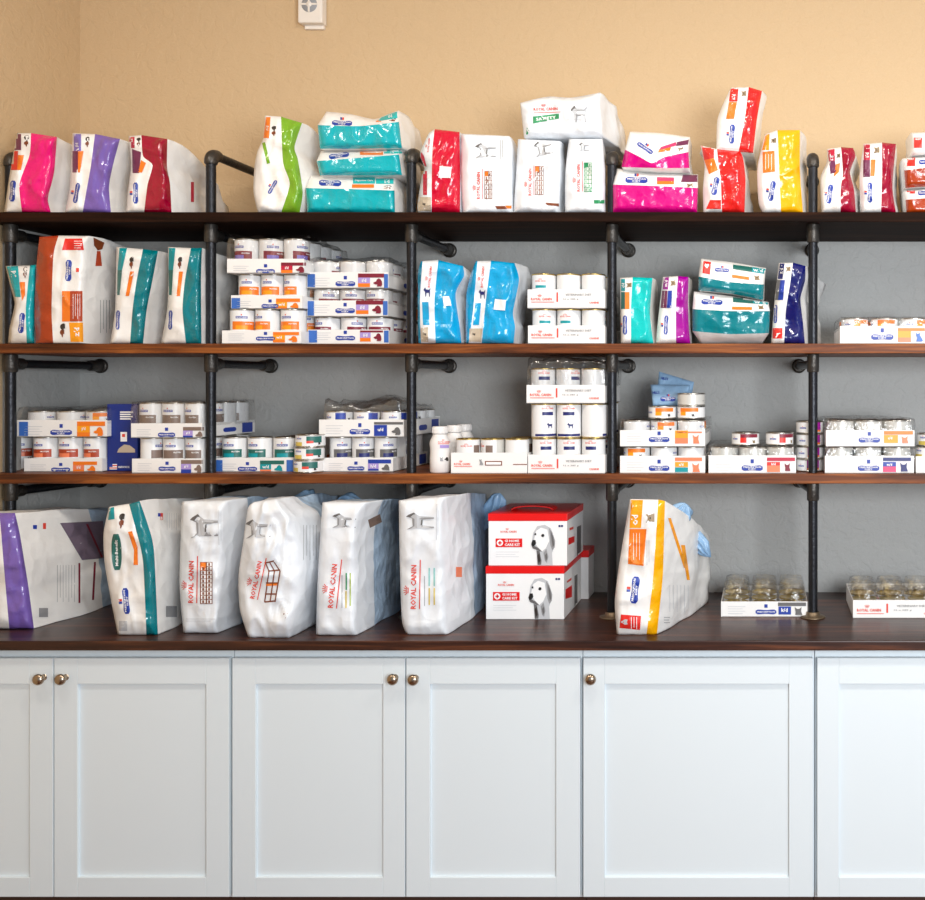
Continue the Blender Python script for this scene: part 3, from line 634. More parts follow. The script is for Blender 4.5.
r, p = bag('small twisted white bag with maroon band, just right of the last pipe', [[(821.5,213),(820.5,178),(826.5,163),(827,149)], [(840.5,213),(841,185),(843,173.5),(841,147)], [(856,213),(854,189),(850,172),(855.6,156),(853,148)]],
    [WB, 'film_maroon'], 2.96, Z1, .28, hb=.7, wb=.5, puff=.12, seed=18, group=G1, amp=1.5, dx=.05)
p.quad('product_panel', 'ink_crimson', [(827.5,150),(834.5,149),(835,161),(829,161)]); p.text('product_panel', 'ink_white', 'i/d', 831.5, 158, None, 3.6, 86); p.quad('product_panel', 'ink_plum', [(829,161),(835,161),(836.5,172),(830.5,174)]); p.quad('product_panel', 'ink_orange', [(836,164),(840,163),(839,172),(833.5,177)]); p.badge(829.8, 194, 19, 4.4, 82); p.cat(838.3, 155.5, 5, 4, 90); p.flush()
r, p = bag('white bag with maroon band, left of the rust coloured stack', [[(861.5,213),(859.5,178),(863.3,144)], [(881,213),(882,178),(882,142.4)], [(896,213),(892.5,186.5),(896,144)]],
    [WB, 'film_maroon'], 2.958, Z1, .33, hb=.75, wb=.5, puff=.12, seed=19, group=G1, dx=.05)
p.rect('product_panel', 'ink_crimson', 863.8, 144.5, 870, 160); p.text('product_panel', 'ink_white', 'i/d', 867, 155, None, 3.8, 90); p.rect('product_panel', 'ink_plum', 863.2, 160, 870, 177); p.quad('product_panel', 'ink_orange', [(871,159.5),(875.5,159.5),(874.5,176),(870.5,176)]); p.badge(870, 192.5, 20, 4.2, 90); p.cat(876.5, 150, 7, 6, 90); p.flush()
for lb, ln, bd, sd, lf, dc in (
    ('lying white bag with rust side, bottom of the right hand stack', [[(906.5,213.5),(930,213.5),(985,213)], [(905.5,199.8),(930,198),(985,196)], [(904,190.5),(930,188.5),(985,188)]], ['film_rust', WB], 20, 0, ((907,189,915,193.5), (918,191.5,932,194.5))),
    ('lying white bag with rust side, middle of the right hand stack', [[(905.5,187.8),(930,186.5),(985,186)], [(904,170.5),(930,167.5),(985,166)], [(902.8,158.5),(930,156),(985,155.5)]], ['film_rust', WB], 21, 1, ((907,157.5,915.2,166), (919,160.5,934,163.5))),
    ('lying white bag with red square label, topmost of the right hand stack', [[(912,154.5),(930,154),(985,153.5)], [(910.8,132.8),(930,132),(985,131)]], [WB], 22, 1, ((914,137.5,922,147.8), None))):
    r, p = bag(lb, ln, bd, 2.96, Z1, .3, hb=.85, wb=.7, puff=.02, dys=[0]*(len(ln)-1)+[.02], seed=sd, horiz=True, group=G1, seal=False, lift=lf, amp=.7)
    a = dc[0]; p.rect('product_panel', 'ink_red', *a); p.text('product_panel', 'ink_white', 'HEART', (a[0]+a[2])/2, a[1]+1.6, 6, 1.6)
    if dc[1]: a = dc[1]; p.badge((a[0]+a[2])/2, (a[1]+a[3])/2, a[2]-a[0], a[3]-a[1]+1, 0, False)
    p.flush()
# --------------------------------------------------- middle shelf
r, p = bag('small pinched white and turquoise bag, leftmost on the middle shelf', [[(8,344),(9.5,328),(14.6,304),(11,289),(5.5,266)], [(26.7,344),(25.8,308),(30,265.4)], [(34.5,344),(34.5,308),(36,264.6)]],
    [WB, 'film_teal'], 2.948, Z2, .26, hb=.8, wb=.3, puff=.0, seed=31, group=G2, pinch=.35, dx=.03, seal=False)
p.quad('product_panel', 'film_teal', [(6.5,266.5),(18,266),(20.5,297),(15,297)]); p.text('product_panel', 'ink_white', 'l/d', 13.5, 274, None, 5, 95, 3); p.quad('product_panel', 'ink_orange', [(19.5,282),(25,282),(25,295),(22,301)]); p.badge(21.5, 323, 20, 5, 84, False); p.dogs(24.8, 272.5, 8, 9); p.flush()
r, p = bag('large white bag with rust brown side band, tallest on the middle shelf', [[(36,346),(34.6,311),(37,259),(39.5,237)], [(53.4,346.5),(51.6,311),(53.4,256),(58.5,235.5)], [(84,347),(85.2,311),(86.5,276.6),(89.5,236)]],
    [WB, 'film_rust'][::-1], 2.93, Z2, .38, hb=.86, wb=.5, puff=.1, seed=32, group=G2, amp=.9, dx=-.01)
p.quad('product_panel', 'ink_red', [(65,238.5),(82,238.5),(84,250),(62,250)]); p.lines('product_panel', 'ink_white', 74, 240, 82, 249, 4, False, 2, .5); p.badge(68.5, 270.5, 21, 5.5, 88, False); p.rect('product_panel', 'ink_logo_red', 76, 268, 79, 272)
p.rect('product_panel', 'ink_orange', 62, 291, 70, 321.5); p.rect('product_panel', 'ink_brick', 70, 291, 82.5, 321.5); p.lines('product_panel', 'ink_white', 72, 294, 81, 319, 4, True, 2, .4)
p.dogs(62, 330.5, 10, 11); p.quad('product_panel', 'ink_amber', [(69,322.5),(83,322.5),(83.5,346),(71,346)]); p.text('product_panel', 'ink_white', 'z/d', 76.5, 332, None, 5.5, 90)
p.put('side_picture', 'ink_brown', poly2d([(0,1),(.05,.4),(.4,0),(.8,.1),(1,.6),(.95,1)]), 99, 244, 11, 13, 0, 1); p.quad('side_picture', 'ink_brick', [(97,251),(100.5,251),(102,266),(95.5,266)]); p.lines('small_print', 'ink_grey', 99, 300, 111, 333, 4); p.flush()
for lb, ln, sd, dd in (('white bag with dark teal band between the tall brown bag and its teal twin', [[(110,344),(115,310),(116.5,247)], [(130,344),(132.5,310),(136.7,280),(143,249)], [(143,344),(146.7,310),(152.5,280),(158,251)]], 33, 0),
                       ('white bag with dark teal band standing against a pipe, right of its teal twin', [[(161,344),(167,310),(168.4,280),(168,247)], [(186,344),(182.5,310),(185,280),(191,248)], [(201.5,344),(201,280),(202,248)]], 34, 1)):
    r, p = bag(lb, ln, [WB, 'film_dark_teal'], 2.956, Z2, .36, hb=.85, wb=.35, puff=.05, seed=sd, group=G2, dx=.02, pinch=.11)
    o = (0, 51)[dd]
    p.quad('product_panel', 'ink_teal', [(119.5+o*.97,248),(127+o*.95,248),(122+o,270),(117.5+o,270)]); p.quad('product_panel', 'ink_dark_green', [(117.5+o,270),(122+o,270),(119.5+o*1.02,295),(117+o*1.02,295)]); p.quad('product_panel', 'ink_orange', [(130+o*.96,271.5),(134+o*.96,271.5),(129+o,296),(125.5+o,296)])
    p.badge(117.8+o*1.03, 320, 19, 3.4, 88, False); p.dogs(131+o*.95, 263, 9, 9); p.flush()
for lb, ln, sd, o, sk in (('bright blue bag with white strip, its waist pinched, beside a pipe', [[(418.3,343),(417.8,315),(418,273),(421,261.5)], [(421,344),(420,301),(422.5,261)], [(435.6,344),(434.5,301),(438.3,260)], [(461.5,343),(460,329),(455.6,294),(464,276),(463,266)]], 35, 0, [(442.5,296.5),(449,296),(451.5,305.5),(444,306)]),
                      ('bright blue bag with white strip, the fuller one next to the tray of white cans', [[(465.8,343),(466.5,294),(472.5,269),(476,261)], [(468.5,344),(472.8,312.5),(477.5,261)], [(481.6,344),(485.8,301),(491,260.5)], [(513.5,344),(515,326.5),(513,312),(519,280),(514.5,263)]], 36, 52, [(495,299),(506,300),(505,310.5),(493.5,309.5)])):
    r, p = bag(lb, ln, ['film_sky', RB, 'film_sky'], 2.95, Z2, .3, hb=.85, wb=.35, puff=.05, seed=sd, white=RB, group=G2, amp=1.5, dx=.0)
    if o: p.royal(482.5, 277, 21, 86, False, True); p.put('pet_picture', 'ink_navy', poly2d(DOG_STAND), 482, 294, 6.5, 9, 0, 1); p.quad('product_panel', 'film_sky', [(475.5,303),(481,303),(479,325),(473,325)]); p.quad('product_panel', 'ink_tan', [(469.5,328.5),(482.5,328.5),(481,342),(469,341.5)]); p.text('product_panel', 'ink_dark', 'kg', 474, 334, None, 3)
    else: p.royal(430, 277, 21, 84, False, True); p.put('pet_picture', 'ink_navy', poly2d(DOG_STAND), 427, 292, 7, 9, 0, 1); p.quad('product_panel', 'film_sky', [(422,302),(428.5,302),(429.5,325),(423,325)]); p.quad('product_panel', 'ink_tan', [(421,328),(428,327),(428,342),(421,341.5)]); p.text('product_panel', 'ink_dark', 'kg', 425, 334, None, 3)
    p.quad('sticker', 'ink_white', sk, 3); p.flush()
r, p = bag('white bag with flat turquoise band, right of a pipe on the middle shelf', [[(621,344),(620.5,310),(620,278)], [(631,344),(631,305),(632.7,277)], [(653.5,344),(650,314),(652.5,278)]], [WB, 'film_aqua'], 2.956, Z2, .32, hb=.85, wb=.4, puff=.08, seed=37, group=G2, amp=.6, dx=.01)
p.rect('product_panel', 'ink_teal', 621, 279, 625, 291); p.text('product_panel', 'ink_white', 'c/d', 623, 285.5, None, 3, 90); p.rect('product_panel', 'ink_dark_green', 621, 292, 625, 309); p.rect('product_panel', 'ink_orange', 625, 292, 629.5, 309); p.badge(625, 325, 19, 4, 90, True); p.cat(628.8, 285, 5.5, 5.5, 90); p.flush()
r, p = bag('slim white bag with violet band, left of the stacked teal bags', [[(656,344),(658,320),(663,277)], [(676,344),(676,305),(678,276)], [(690.5,344),(689,329),(688,305),(688.5,277)]], [WB, 'film_violet'], 2.956, Z2, .3, hb=.85, wb=.35, puff=.08, seed=38, group=G2, amp=.8)
p.quad('product_panel', 'ink_violet', [(664,277.5),(669,277),(668,289.5),(662.5,289.5)]); p.text('product_panel', 'ink_white', 'm/d', 665.8, 283.5, None, 3.2, 86); p.quad('product_panel', 'ink_plum', [(662,290.5),(667.5,290.5),(666.5,308),(660.5,308)]); p.quad('product_panel', 'ink_blue', [(668,290.5),(672,290.5),(671.5,308),(666.8,308)]); p.badge(666, 325, 19, 3.6, 87, True); p.cat(672.8, 283, 6, 5.5, 90); p.flush()
r, p = bag('lying white bag with dark teal side, lower of the teal pair', [[(701,343.5),(730,343.8),(762,343.5)], [(692.5,331),(730,334),(769,333)], [(692.5,309),(730,311),(770,311)], [(694,291.5),(730,296),(768.5,302)]],
    [WB, 'film_dark_teal', WB], 2.95, Z2, .3, hb=.9, wb=.75, puff=.0, dys=[.03, 0, 0, .03], seed=39, horiz=True, group=G2, seal=False, amp=.8)
p.badge(712, 302, 21, 4.6, -2); p.quad('product_panel', 'ink_dark_green', [(733,297),(753,299),(753,303.5),(733,302)]); p.quad('product_panel', 'ink_teal', [(753,299),(768,301.5),(768,304.5),(753,303.5)]); p.text('product_panel', 'ink_white', 'w/d', 760, 302, 12, 3.4, -6); p.quad('product_panel', 'ink_orange', [(732,306.5),(752,307),(752,310),(732,309.5)]); p.cat(761, 307, 6, 4, 0); p.flush()
r, p = bag('lying white bag with dark teal side and red label, upper of the teal pair', [[(698.5,290.5),(730,293.5),(763,300)], [(698.5,276.5),(730,282),(764,284.5)], [(701,258.5),(730,262),(766,268)]],
    ['film_dark_teal', WB], 2.962, Z2, .3, hb=.9, wb=.75, puff=.0, dys=[0, 0, .02], seed=40, horiz=True, group=G2, seal=False, amp=.5, lift=1)
p.quad('product_panel', 'ink_red', [(703.5,261),(711,262),(710,274.5),(702.5,273)]); p.put('product_panel', 'ink_white', poly2d([(.5,0),(.05,.55),(.1,.9),(.35,.95),(.5,.75),(.65,.95),(.9,.9),(.95,.55)]), 706.8, 266, 5, 5, 0, 3); p.badge(722, 270, 14, 3.4, -4)
p.quad('product_panel', 'ink_dark_green', [(733,264.5),(752,267),(752,272),(733,269)]); p.quad('product_panel', 'ink_teal', [(752,267),(765.5,269),(765.5,274),(752,272)]); p.text('product_panel', 'ink_white', 'w/d', 758, 270, 10, 3.4, -7); p.quad('product_panel', 'ink_orange', [(732,274.5),(749,277),(749,280),(732,277.5)]); p.cat(757, 277.5, 6, 5, 0); p.flush()
r, p = bag('white bag with crinkled navy blue band, leaning beside the rightmost pipe', [[(771,344),(773,320),(775,297),(779,263)], [(784,344),(786,310),(790,284),(793,262.5)], [(805,344),(803,323),(800.5,298.5),(805,280.7),(805.5,266)]], [WB, 'film_navy'], 2.952, Z2, .34, hb=.9, wb=.75, puff=.1, seed=41, group=G2, amp=1.6, dx=.085)
p.quad('product_panel', 'ink_navy', [(780,263.5),(784.5,263.5),(782.5,279),(777.6,279)]); p.text('product_panel', 'ink_white', 'z/d', 781, 271, None, 3.6, 84); p.quad('product_panel', 'ink_mid_grey', [(777,280),(780.5,280),(778,300),(775,300)]); p.quad('product_panel', 'ink_blue', [(780.5,280),(785,280),(783,300),(778,300)]); p.rect('product_panel', 'ink_red', 772.5, 328, 782.5, 338.5); p.badge(775.5, 314, 18, 3, 88, False); p.cat(788, 269, 5.5, 5, 90); p.flush()
# --------------------------------------------------- worktop
CB = lambda py: 696.8/(py-385)
r, p = bag('very large white bag with wide purple band, at the left end of the worktop', [[(-14,629),(-15,570),(-13,520),(-12,512)], [(9.4,630),(3.8,565.5),(1,530),(-1,513)], [(34,629),(28,584),(20,535),(15,513)]],
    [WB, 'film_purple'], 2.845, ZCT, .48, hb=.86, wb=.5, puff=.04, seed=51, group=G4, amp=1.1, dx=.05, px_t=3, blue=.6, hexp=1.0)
p.quad('side_print', 'bag_grey_print', [(60,523),(103,521),(106,558),(82,560)]); p.rect('side_print', 'ink_maroon', 78.5, 563, 80.3, 603); p.quad('side_print', 'ink_maroon', [(94,562),(96,562),(94,600),(92,600)]); p.quad('side_print', 'ink_maroon', [(86,524),(88,524),(103,557),(101,557)], 2)
p.rect('side_print', 'ink_blue', 33, 525, 37, 529); p.rect('side_print', 'ink_logo_red', 43, 523, 46, 529); p.lines('small_print', 'ink_grey', 56, 565, 76, 602, 7, True, 1, .35); p.rect('small_print', 'ink_grey', 39, 608, 48, 617); p.flush()
r, p = bag('large white bag with teal band, second from the left on the worktop', [[(118,636),(111,600),(104.6,562.7),(103.6,533),(109,507)], [(146.4,636),(143,562),(136,530),(129,504)], [(158,636),(154,551),(148,525),(139.6,501)]],
    [WB, 'film_dark_teal'], CB(636), ZCT, .42, hb=.9, wb=.4, puff=.02, seed=52, group=G4, dx=-.01, px_t=2.6, hexp=1.0)
p.quad('product_panel', 'ink_teal', [(109.5,508),(114,507),(114.5,519),(108,520)]); p.put('product_panel', 'ink_dark_green', (lambda g: ([(x*(1-.5*abs(2*y)**3), y) for x, y in g[0]], g[1]))(grid(6, 14)), 116.5, 552, 10, 36, 2, 1); p.text('product_panel', 'ink_white', 'Multi-Benefit', 116.5, 553, 26, 3, 92, 3)
p.quad('product_panel', 'ink_orange', [(128,532),(132,531),(137,546),(134,550)]); p.quad('product_panel', 'ink_orange', [(134,550),(137.5,546),(138,565),(133.5,565)]); p.badge(126, 601, 26, 5.6, 95); p.dogs(121, 521, 11, 12, 80)
p.rect('side_print', 'ink_blue', 158, 513, 160.5, 516.5); p.rect('side_print', 'ink_logo_red', 160.5, 513, 163, 520); p.lines('small_print', 'ink_soft_grey', 166, 513, 180, 530, 6, True, 1, .35); p.rect('small_print', 'ink_grey', 166, 606, 177, 617); p.rect('small_print', 'ink_soft_grey', 119, 621, 127, 631); p.flush()
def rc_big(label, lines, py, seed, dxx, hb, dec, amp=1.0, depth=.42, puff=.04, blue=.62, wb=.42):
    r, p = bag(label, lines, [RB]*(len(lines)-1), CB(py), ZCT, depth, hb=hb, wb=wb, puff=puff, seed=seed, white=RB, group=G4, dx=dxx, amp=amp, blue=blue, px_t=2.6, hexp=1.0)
    dec(p); p.flush(); return r
def e1(p):
    p.sketch(204, 526, 28, 24, 0); p.royal(191, 582, 42, 89); rc_grid(p, 200, 562, 212.5, 604); p.lines('small_print', 'ink_soft_grey', 218, 510, 222, 545, 2); p.lines('small_print', 'ink_soft_grey', 186, 618, 215, 622, 2, False)
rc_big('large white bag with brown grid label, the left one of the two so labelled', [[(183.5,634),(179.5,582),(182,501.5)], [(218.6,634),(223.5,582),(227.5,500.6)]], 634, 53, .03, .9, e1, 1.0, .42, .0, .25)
def e2(p):
    p.sketch(258, 529, 25, 19, 0); p.royal(256, 580, 38, 78); p.hold = True
    for (a, b_) in (((265,563),(274,561)), ((268,571),(280,570)), ((266,583),(277.5,583)), ((265,594),(276,594)), ((264.5,602),(275,601))): p.quad('product_panel', 'ink_brown', [(a[0],a[1]-.7),(b_[0],b_[1]-.7),(b_[0],b_[1]+.7),(a[0],a[1]+.7)])
    for x0_, x1_, x2_ in ((265,269,264.6), (269.5,274.5,270), (274,280,275)):
        p.quad('product_panel', 'ink_brown', [(x0_-.6,562),(x0_+.6,562),(x1_+.6,571),(x1_-.6,571)]); p.quad('product_panel', 'ink_brown', [(x1_-.6,571),(x1_+.6,571),(x2_+.6,602),(x2_-.6,602)])
    p.quad('product_panel', 'ink_orange', [(266,584),(277,583.5),(277,585.5),(266,586)]); p.put('product_panel', 'ink_brown', poly2d([(0,1),(1,1),(.5,0)]), 285.5, 616, 5, 5, 0, 1); p.lines('small_print', 'ink_grey', 302, 525, 318, 560, 5, True, 1, .35)
r = rc_big('crumpled bulging white bag with bent brown grid label, twisted top', [[(249,639),(240,610),(238.5,576),(243,543),(248,508),(254,502)], [(290,639),(300,600),(300,560),(294,520),(276,499)]], 638.5, 54, .0, .9, e2, 1.7, .44, .05, .4)  # blue of the twisted top is painted shade
crumpled_top(r, W(304, 504, 3.10), (.055, .05, .036), 3, .9)
def e3(p):
    p.sketch(344, 521, 24, 15, -4); p.royal(332.5, 586, 44, 84); p.lines('product_panel', 'ink_grey', 341, 575, 343, 608, 1, True, 1, .6); p.lines('product_panel', 'ink_green', 345.5, 573, 347, 590, 1, True, 1, 1.4); p.lines('product_panel', 'ink_gold', 345, 591, 347, 608, 1, True, 1, 1.4); p.lines('product_panel', 'ink_lime', 349.5, 573, 351, 606, 1, True, 1, 1.3)
    p.quad('side_print', 'ink_taupe', [(368,520),(380,514),(382,522),(370,528)]); p.lines('small_print', 'ink_mid_grey', 386, 560, 396, 605, 5, True, 1, .4)
r = rc_big('large white bag with slanted red and yellow lettering, third white one from the left', [[(316,636.5),(317.5,582),(322.4,502.5)], [(357.5,636.5),(357.4,582),(357.5,531.7),(365,502.5)]], 636, 55, .02, .88, e3, .9, .44, .04, .3)
crumpled_top(r, W(352, 502.5, 3.14), (.03, .03, .045), 5, 1.5)
def e4(p):
    p.sketch(420, 521, 28, 17, 0); p.royal(413.5, 587, 44, 89); p.lines('product_panel', 'ink_grey', 424, 576, 425, 606, 1, True, 1, .6); p.lines('product_panel', 'ink_pale_teal', 428.5, 568, 430, 586, 1, True, 1, 1.5); p.lines('product_panel', 'ink_gold', 428.5, 588, 430, 605, 1, True, 1, 1.3); p.lines('product_panel', 'ink_pale_teal', 433.5, 568, 435, 586, 1, True, 1, 1.5); p.lines('product_panel', 'ink_gold', 433.5, 588, 435, 605, 1, True, 1, 1.3)
    p.lines('small_print', 'ink_soft_grey', 435.5, 504, 439, 540, 2); p.quad('side_print', 'ink_salmon', [(456,567),(462,567),(462,577),(456,577)])
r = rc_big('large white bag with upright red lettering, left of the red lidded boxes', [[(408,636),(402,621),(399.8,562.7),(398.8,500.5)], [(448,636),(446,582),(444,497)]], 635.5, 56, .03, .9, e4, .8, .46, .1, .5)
crumpled_top(r, W(492, 513, 3.19), (.036, .012, .072), 8, -.42, name='upturned_top')
r, p = bag('white bag with golden yellow band and knotted pale blue top, standing alone', [[(617,636),(614.8,601.7),(619.4,562.7),(630,499)], [(646.3,636),(650,605),(653.5,572.5),(658.3,499.6)], [(656.8,636),(660,605),(663,572.5),(665,501)]],  # blue of the knotted top is painted shade
    [WB, 'film_yellow'], CB(635.5), ZCT, .44, hb=.5, wb=.45, puff=.16, seed=57, group=G4, dx=.15, hexp=.95, px_t=2.6, amp=1.0)
p.quad('product_panel', 'film_amber', [(631,500),(643,500),(641,528),(629.5,528)]); p.text('product_panel', 'ink_white', 'c/d', 634.5, 520, None, 6.5, 86); p.quad('product_panel', 'ink_orange', [(629.5,529),(646.5,529),(643.5,566),(628,564)]); p.lines('product_panel', 'ink_white', 632, 533, 641, 560, 3, True, 2, .4); p.badge(635, 590, 27, 7, 84)
p.quad('product_panel', 'ink_red', [(621,614.5),(641,616),(640,630),(619.5,628)]); p.put('product_panel', 'ink_soft_grey', poly2d([(.5,0),(.05,.55),(.1,.9),(.5,.8),(.9,.9),(.95,.55)]), 624.5, 622, 6, 8, -90, 3); p.lines('product_panel', 'ink_white', 630, 617, 638, 629, 3, True, 2, .6); p.cat(650, 518, 10, 9, 90); p.lines('small_print', 'ink_soft_grey', 646, 540, 650, 565, 2)
for a in ([(668,518),(671,518),(687,568),(684,568)], [(681,545),(685,545),(690,580),(687,580)]): p.quad('side_print', 'film_amber', [(x, y) for x, y in a])
p.lines('small_print', 'ink_grey', 664, 616, 670, 624, 3, False, 1, .6); p.lines('small_print', 'ink_soft_grey', 668, 585, 690, 612, 6, True, 1, .35); p.flush()
crumpled_top(r, W(679, 516, 2.95), (.040, .034, .044), 4, -.5, name='knotted_top')
r2 = crumpled_top(r, W(695, 536, 3.03), (.028, .026, .082), 9, PI+.62, name='gathered_film')
# ================================================================== CANS AND TRAYS
def can_proto(kind):
    """mesh data of one can type: list of (part, mesh)"""
    r, h, bands, lid, badge = CANS[kind]
    if kind in _cp: return _cp[kind]
    seg = 40; b = MB(); mats = ['can_paper']
    zs = sorted({.004, h-.004} | {z*h for bd in bands for z in bd[:2]})
    vs = [(r*math.sin(2*PI*k/seg), -r*math.cos(2*PI*k/seg), z) for z in zs for k in range(seg)]
    for i in range(len(zs)-1):
        for k in range(seg):
            a = ((k+.5)/seg*360+180) % 360-180; zm = (zs[i]+zs[i+1])/2/h; m = 'can_paper'
            for z0, z1, a0, a1, mm in bands:
                if z0 <= zm <= z1 and a0 <= a <= a1: m = mm
            if m not in mats: mats.append(m)
            f = (i*seg+k, i*seg+(k+1) % seg, (i+1)*seg+(k+1) % seg, (i+1)*seg+k)
            b.add([vs[j] for j in f], [(0, 1, 2, 3)], mats.index(m), True)
    body = bpy.data.meshes.new('can_body'); bm = bmesh.new()
    vv = [bm.verts.new(v) for v in b.v]
    for f, m in zip(b.f, b.m): q = bm.faces.new([vv[i] for i in f]); q.material_index = m; q.smooth = True
    bmesh.ops.remove_doubles(bm, verts=bm.verts, dist=1e-5); bm.to_mesh(body); bm.free()
    for m in mats: body.materials.append(MATS[m])
    def lath(prof, m, nm):
        q = MB(); q.lathe(prof, (0, 0, 0), 'z', seg)
        me = bpy.data.meshes.new(nm); me.from_pydata(q.v, [], q.f); me.materials.append(MATS[m]); me.polygons.foreach_set('use_smooth', q.sm); me.update(); return me
    lidm = lath([(r, h-.004), (r+.0012, h-.0035), (r+.0014, h-.001), (r+.0006, h), (r-.002, h-.0002), (r-.0026, h-.004), (r*.55, h-.0035), (r*.5, h-.0045), (0, h-.0045)], lid, 'lid')
    rim = lath([(r, .004), (r+.0012, .0035), (r+.0012, .001), (r-.001, 0), (r-.004, .002), (0, .003)], lid, 'base_rim')
    out = [('can_body', body), ('lid', lidm), ('base_rim', rim)]
    # wrapped print
    q = MB(); pm = []
    def wrap(shape, m, ang, zc, w_, h_, off=.0004):
        if m not in pm: pm.append(m)
        s_ = [( (r+off)*math.sin(math.radians(ang)+x*w_/r), -(r+off)*math.cos(math.radians(ang)+x*w_/r), zc+y*h_) for x, y in shape[0]]
        q.add(s_, shape[1], pm.index(m))
    for bd in badge:
        if bd[0] == 'hill': _, ang, zc, w_ = bd; wrap(grid(8, 1), 'ink_blue', ang, zc*h, w_, w_*.2); t = text2d('PRESCRIPTION DIET'); wrap(t[:2], 'ink_white', ang, zc*h, w_*.9, w_*.1, .0009); wrap(grid(1, 1), 'ink_logo_red', ang, zc*h+w_*.22, w_*.1, w_*.12)
        elif bd[0] == 'royal': _, ang, zc, w_ = bd; t = text2d('ROYAL CANIN'); wrap(t[:2], 'ink_logo_red', ang, zc*h, w_, w_*.14); [wrap(grid(1, 1), 'ink_logo_red', ang+k*4, zc*h+w_*.17-abs(k)*.0006, .0009, .005) for k in (-2, -1, 0, 1, 2)]
        elif bd[0] == 'txt': _, s_, ang, zc, w_, m = bd; t = text2d(s_); wrap(t[:2], m, ang, zc*h, w_, w_/t[2], .0009)
        elif bd[0] == 'dog': _, ang, zc, w_, m = bd; wrap(poly2d(DOG_STAND), m, ang, zc*h, w_, w_*.9, .0009)
        elif bd[0] == 'pet': _, ang, zc, w_, m = bd; wrap(poly2d(CAT), m, ang, zc*h, w_, w_*.9, .0009)
    if pm:
        me = bpy.data.meshes.new('printed_logo'); me.from_pydata(q.v, [], q.f)
        for m in pm: me.materials.append(MATS[m])
        me.polygons.foreach_set('material_index', q.m); me.update(); out.append(('printed_logo', me))
    _cp[kind] = out; return out
_cp = {}
TR, THh = .0372, .1035
def hill(c, c2=None, r=TR, h=THh, lo=.40): return (r, h, [(lo, lo+.24, -48, 66, c), (lo, lo+.12, -24, 30, c2 or c)], 'steel', [('hill', 0, lo+.36, .034), ('txt', 'PROTEIN', 34, lo+.17, .022, 'ink_white'), ('pet', 48, lo-.08, .012, 'ink_dark')])
CANS = {
 'orange': hill('ink_orange', 'ink_amber'), 'brick': hill('ink_brick', 'ink_salmon'), 'taupe': hill('ink_taupe'), 'green': hill('ink_dark_green', 'ink_teal'), 'navy': hill('ink_mid_grey', 'ink_navy'), 'maroon': hill('ink_maroon', 'ink_purple'),
 'maroon_short': hill('ink_maroon', 'ink_pale_violet', .0398, .083),
 'royal_teal': (TR, THh, [(.58, .66, -26, 26, 'ink_teal'), (.0, 1, 95, 150, 'can_plain')], 'gold_lid', [('royal', 0, .78, .036)]),
 'royal_navy': (TR, THh, [(.66, .76, -26, 30, 'ink_navy'), (.05, .12, -60, 60, 'ink_navy'), (.0, 1, 95, 150, 'can_plain')], 'gold_lid', [('royal', 0, .86, .036), ('dog', 8, .36, .018, 'ink_navy')]),
 'royal_brown': (TR, .102, [(.5, .8, 40, 75, 'ink_taupe'), (.0, 1, 90, 170, 'can_plain')], 'gold_lid', [('royal', 0, .78, .036)]),
 'small_orange': (.0420, .0385, [(.55, .85, -20, 60, 'ink_orange'), (.25, .55, -20, 5, 'ink_amber')], 'steel', [('hill', -50, .5, .022), ('pet', 40, .3, .010, 'ink_dark')]),
 'small_maroon': (.0420, .0385, [(.6, .88, -25, 55, 'ink_maroon'), (.2, .6, -25, 0, 'ink_red')], 'steel', [('hill', -55, .5, .022), ('pet', 32, .3, .011, 'ink_cat')]),
 'small_violet': (.0420, .0385, [(.3, .9, -5, 45, 'ink_violet'), (.15, .3, -5, 45, 'ink_orange')], 'steel', [('hill', -38, .45, .022)]),
 'small_teal': (.0420, .0385, [(.35, .85, -10, 55, 'ink_dark_green'), (.3, .5, -8, 20, 'ink_logo_red'), (.1, .4, -70, -30, 'ink_gold')], 'steel', [('hill', -45, .68, .022), ('pet', 42, .3, .009, 'ink_dark')]),
 'small_navy': (.0420, .0385, [(.35, .85, -10, 40, 'ink_blue'), (.15, .35, -10, 40, 'ink_mid_grey')], 'steel', [('hill', -45, .5, .024), ('pet', 50, .35, .010, 'ink_dark')]),
 'small_plain': (.0420, .0385, [(0, 1, -180, 180, 'can_plain')], 'steel', [('txt', 'LOT 0417', 50, .4, .016, 'ink_grey')]),
 'small_gold': (.0400, .034, [], 'gold_lid', [('royal', 0, .5, .03)]),
}
NPARTS = {}
def can(kind, x, y, z, rot, label, group, full=True):
    o = empty('food_can' if not kind.startswith('small') else 'small_food_can', (x, y, z), label, 'can', group); o.rotation_euler.z = rot
    for nm, me in can_proto(kind):
        if not full and nm == 'base_rim': continue
        c = bpy.data.objects.new(nm, me); COL.objects.link(c); c.parent = o
    return o
RN = random.Random(5)
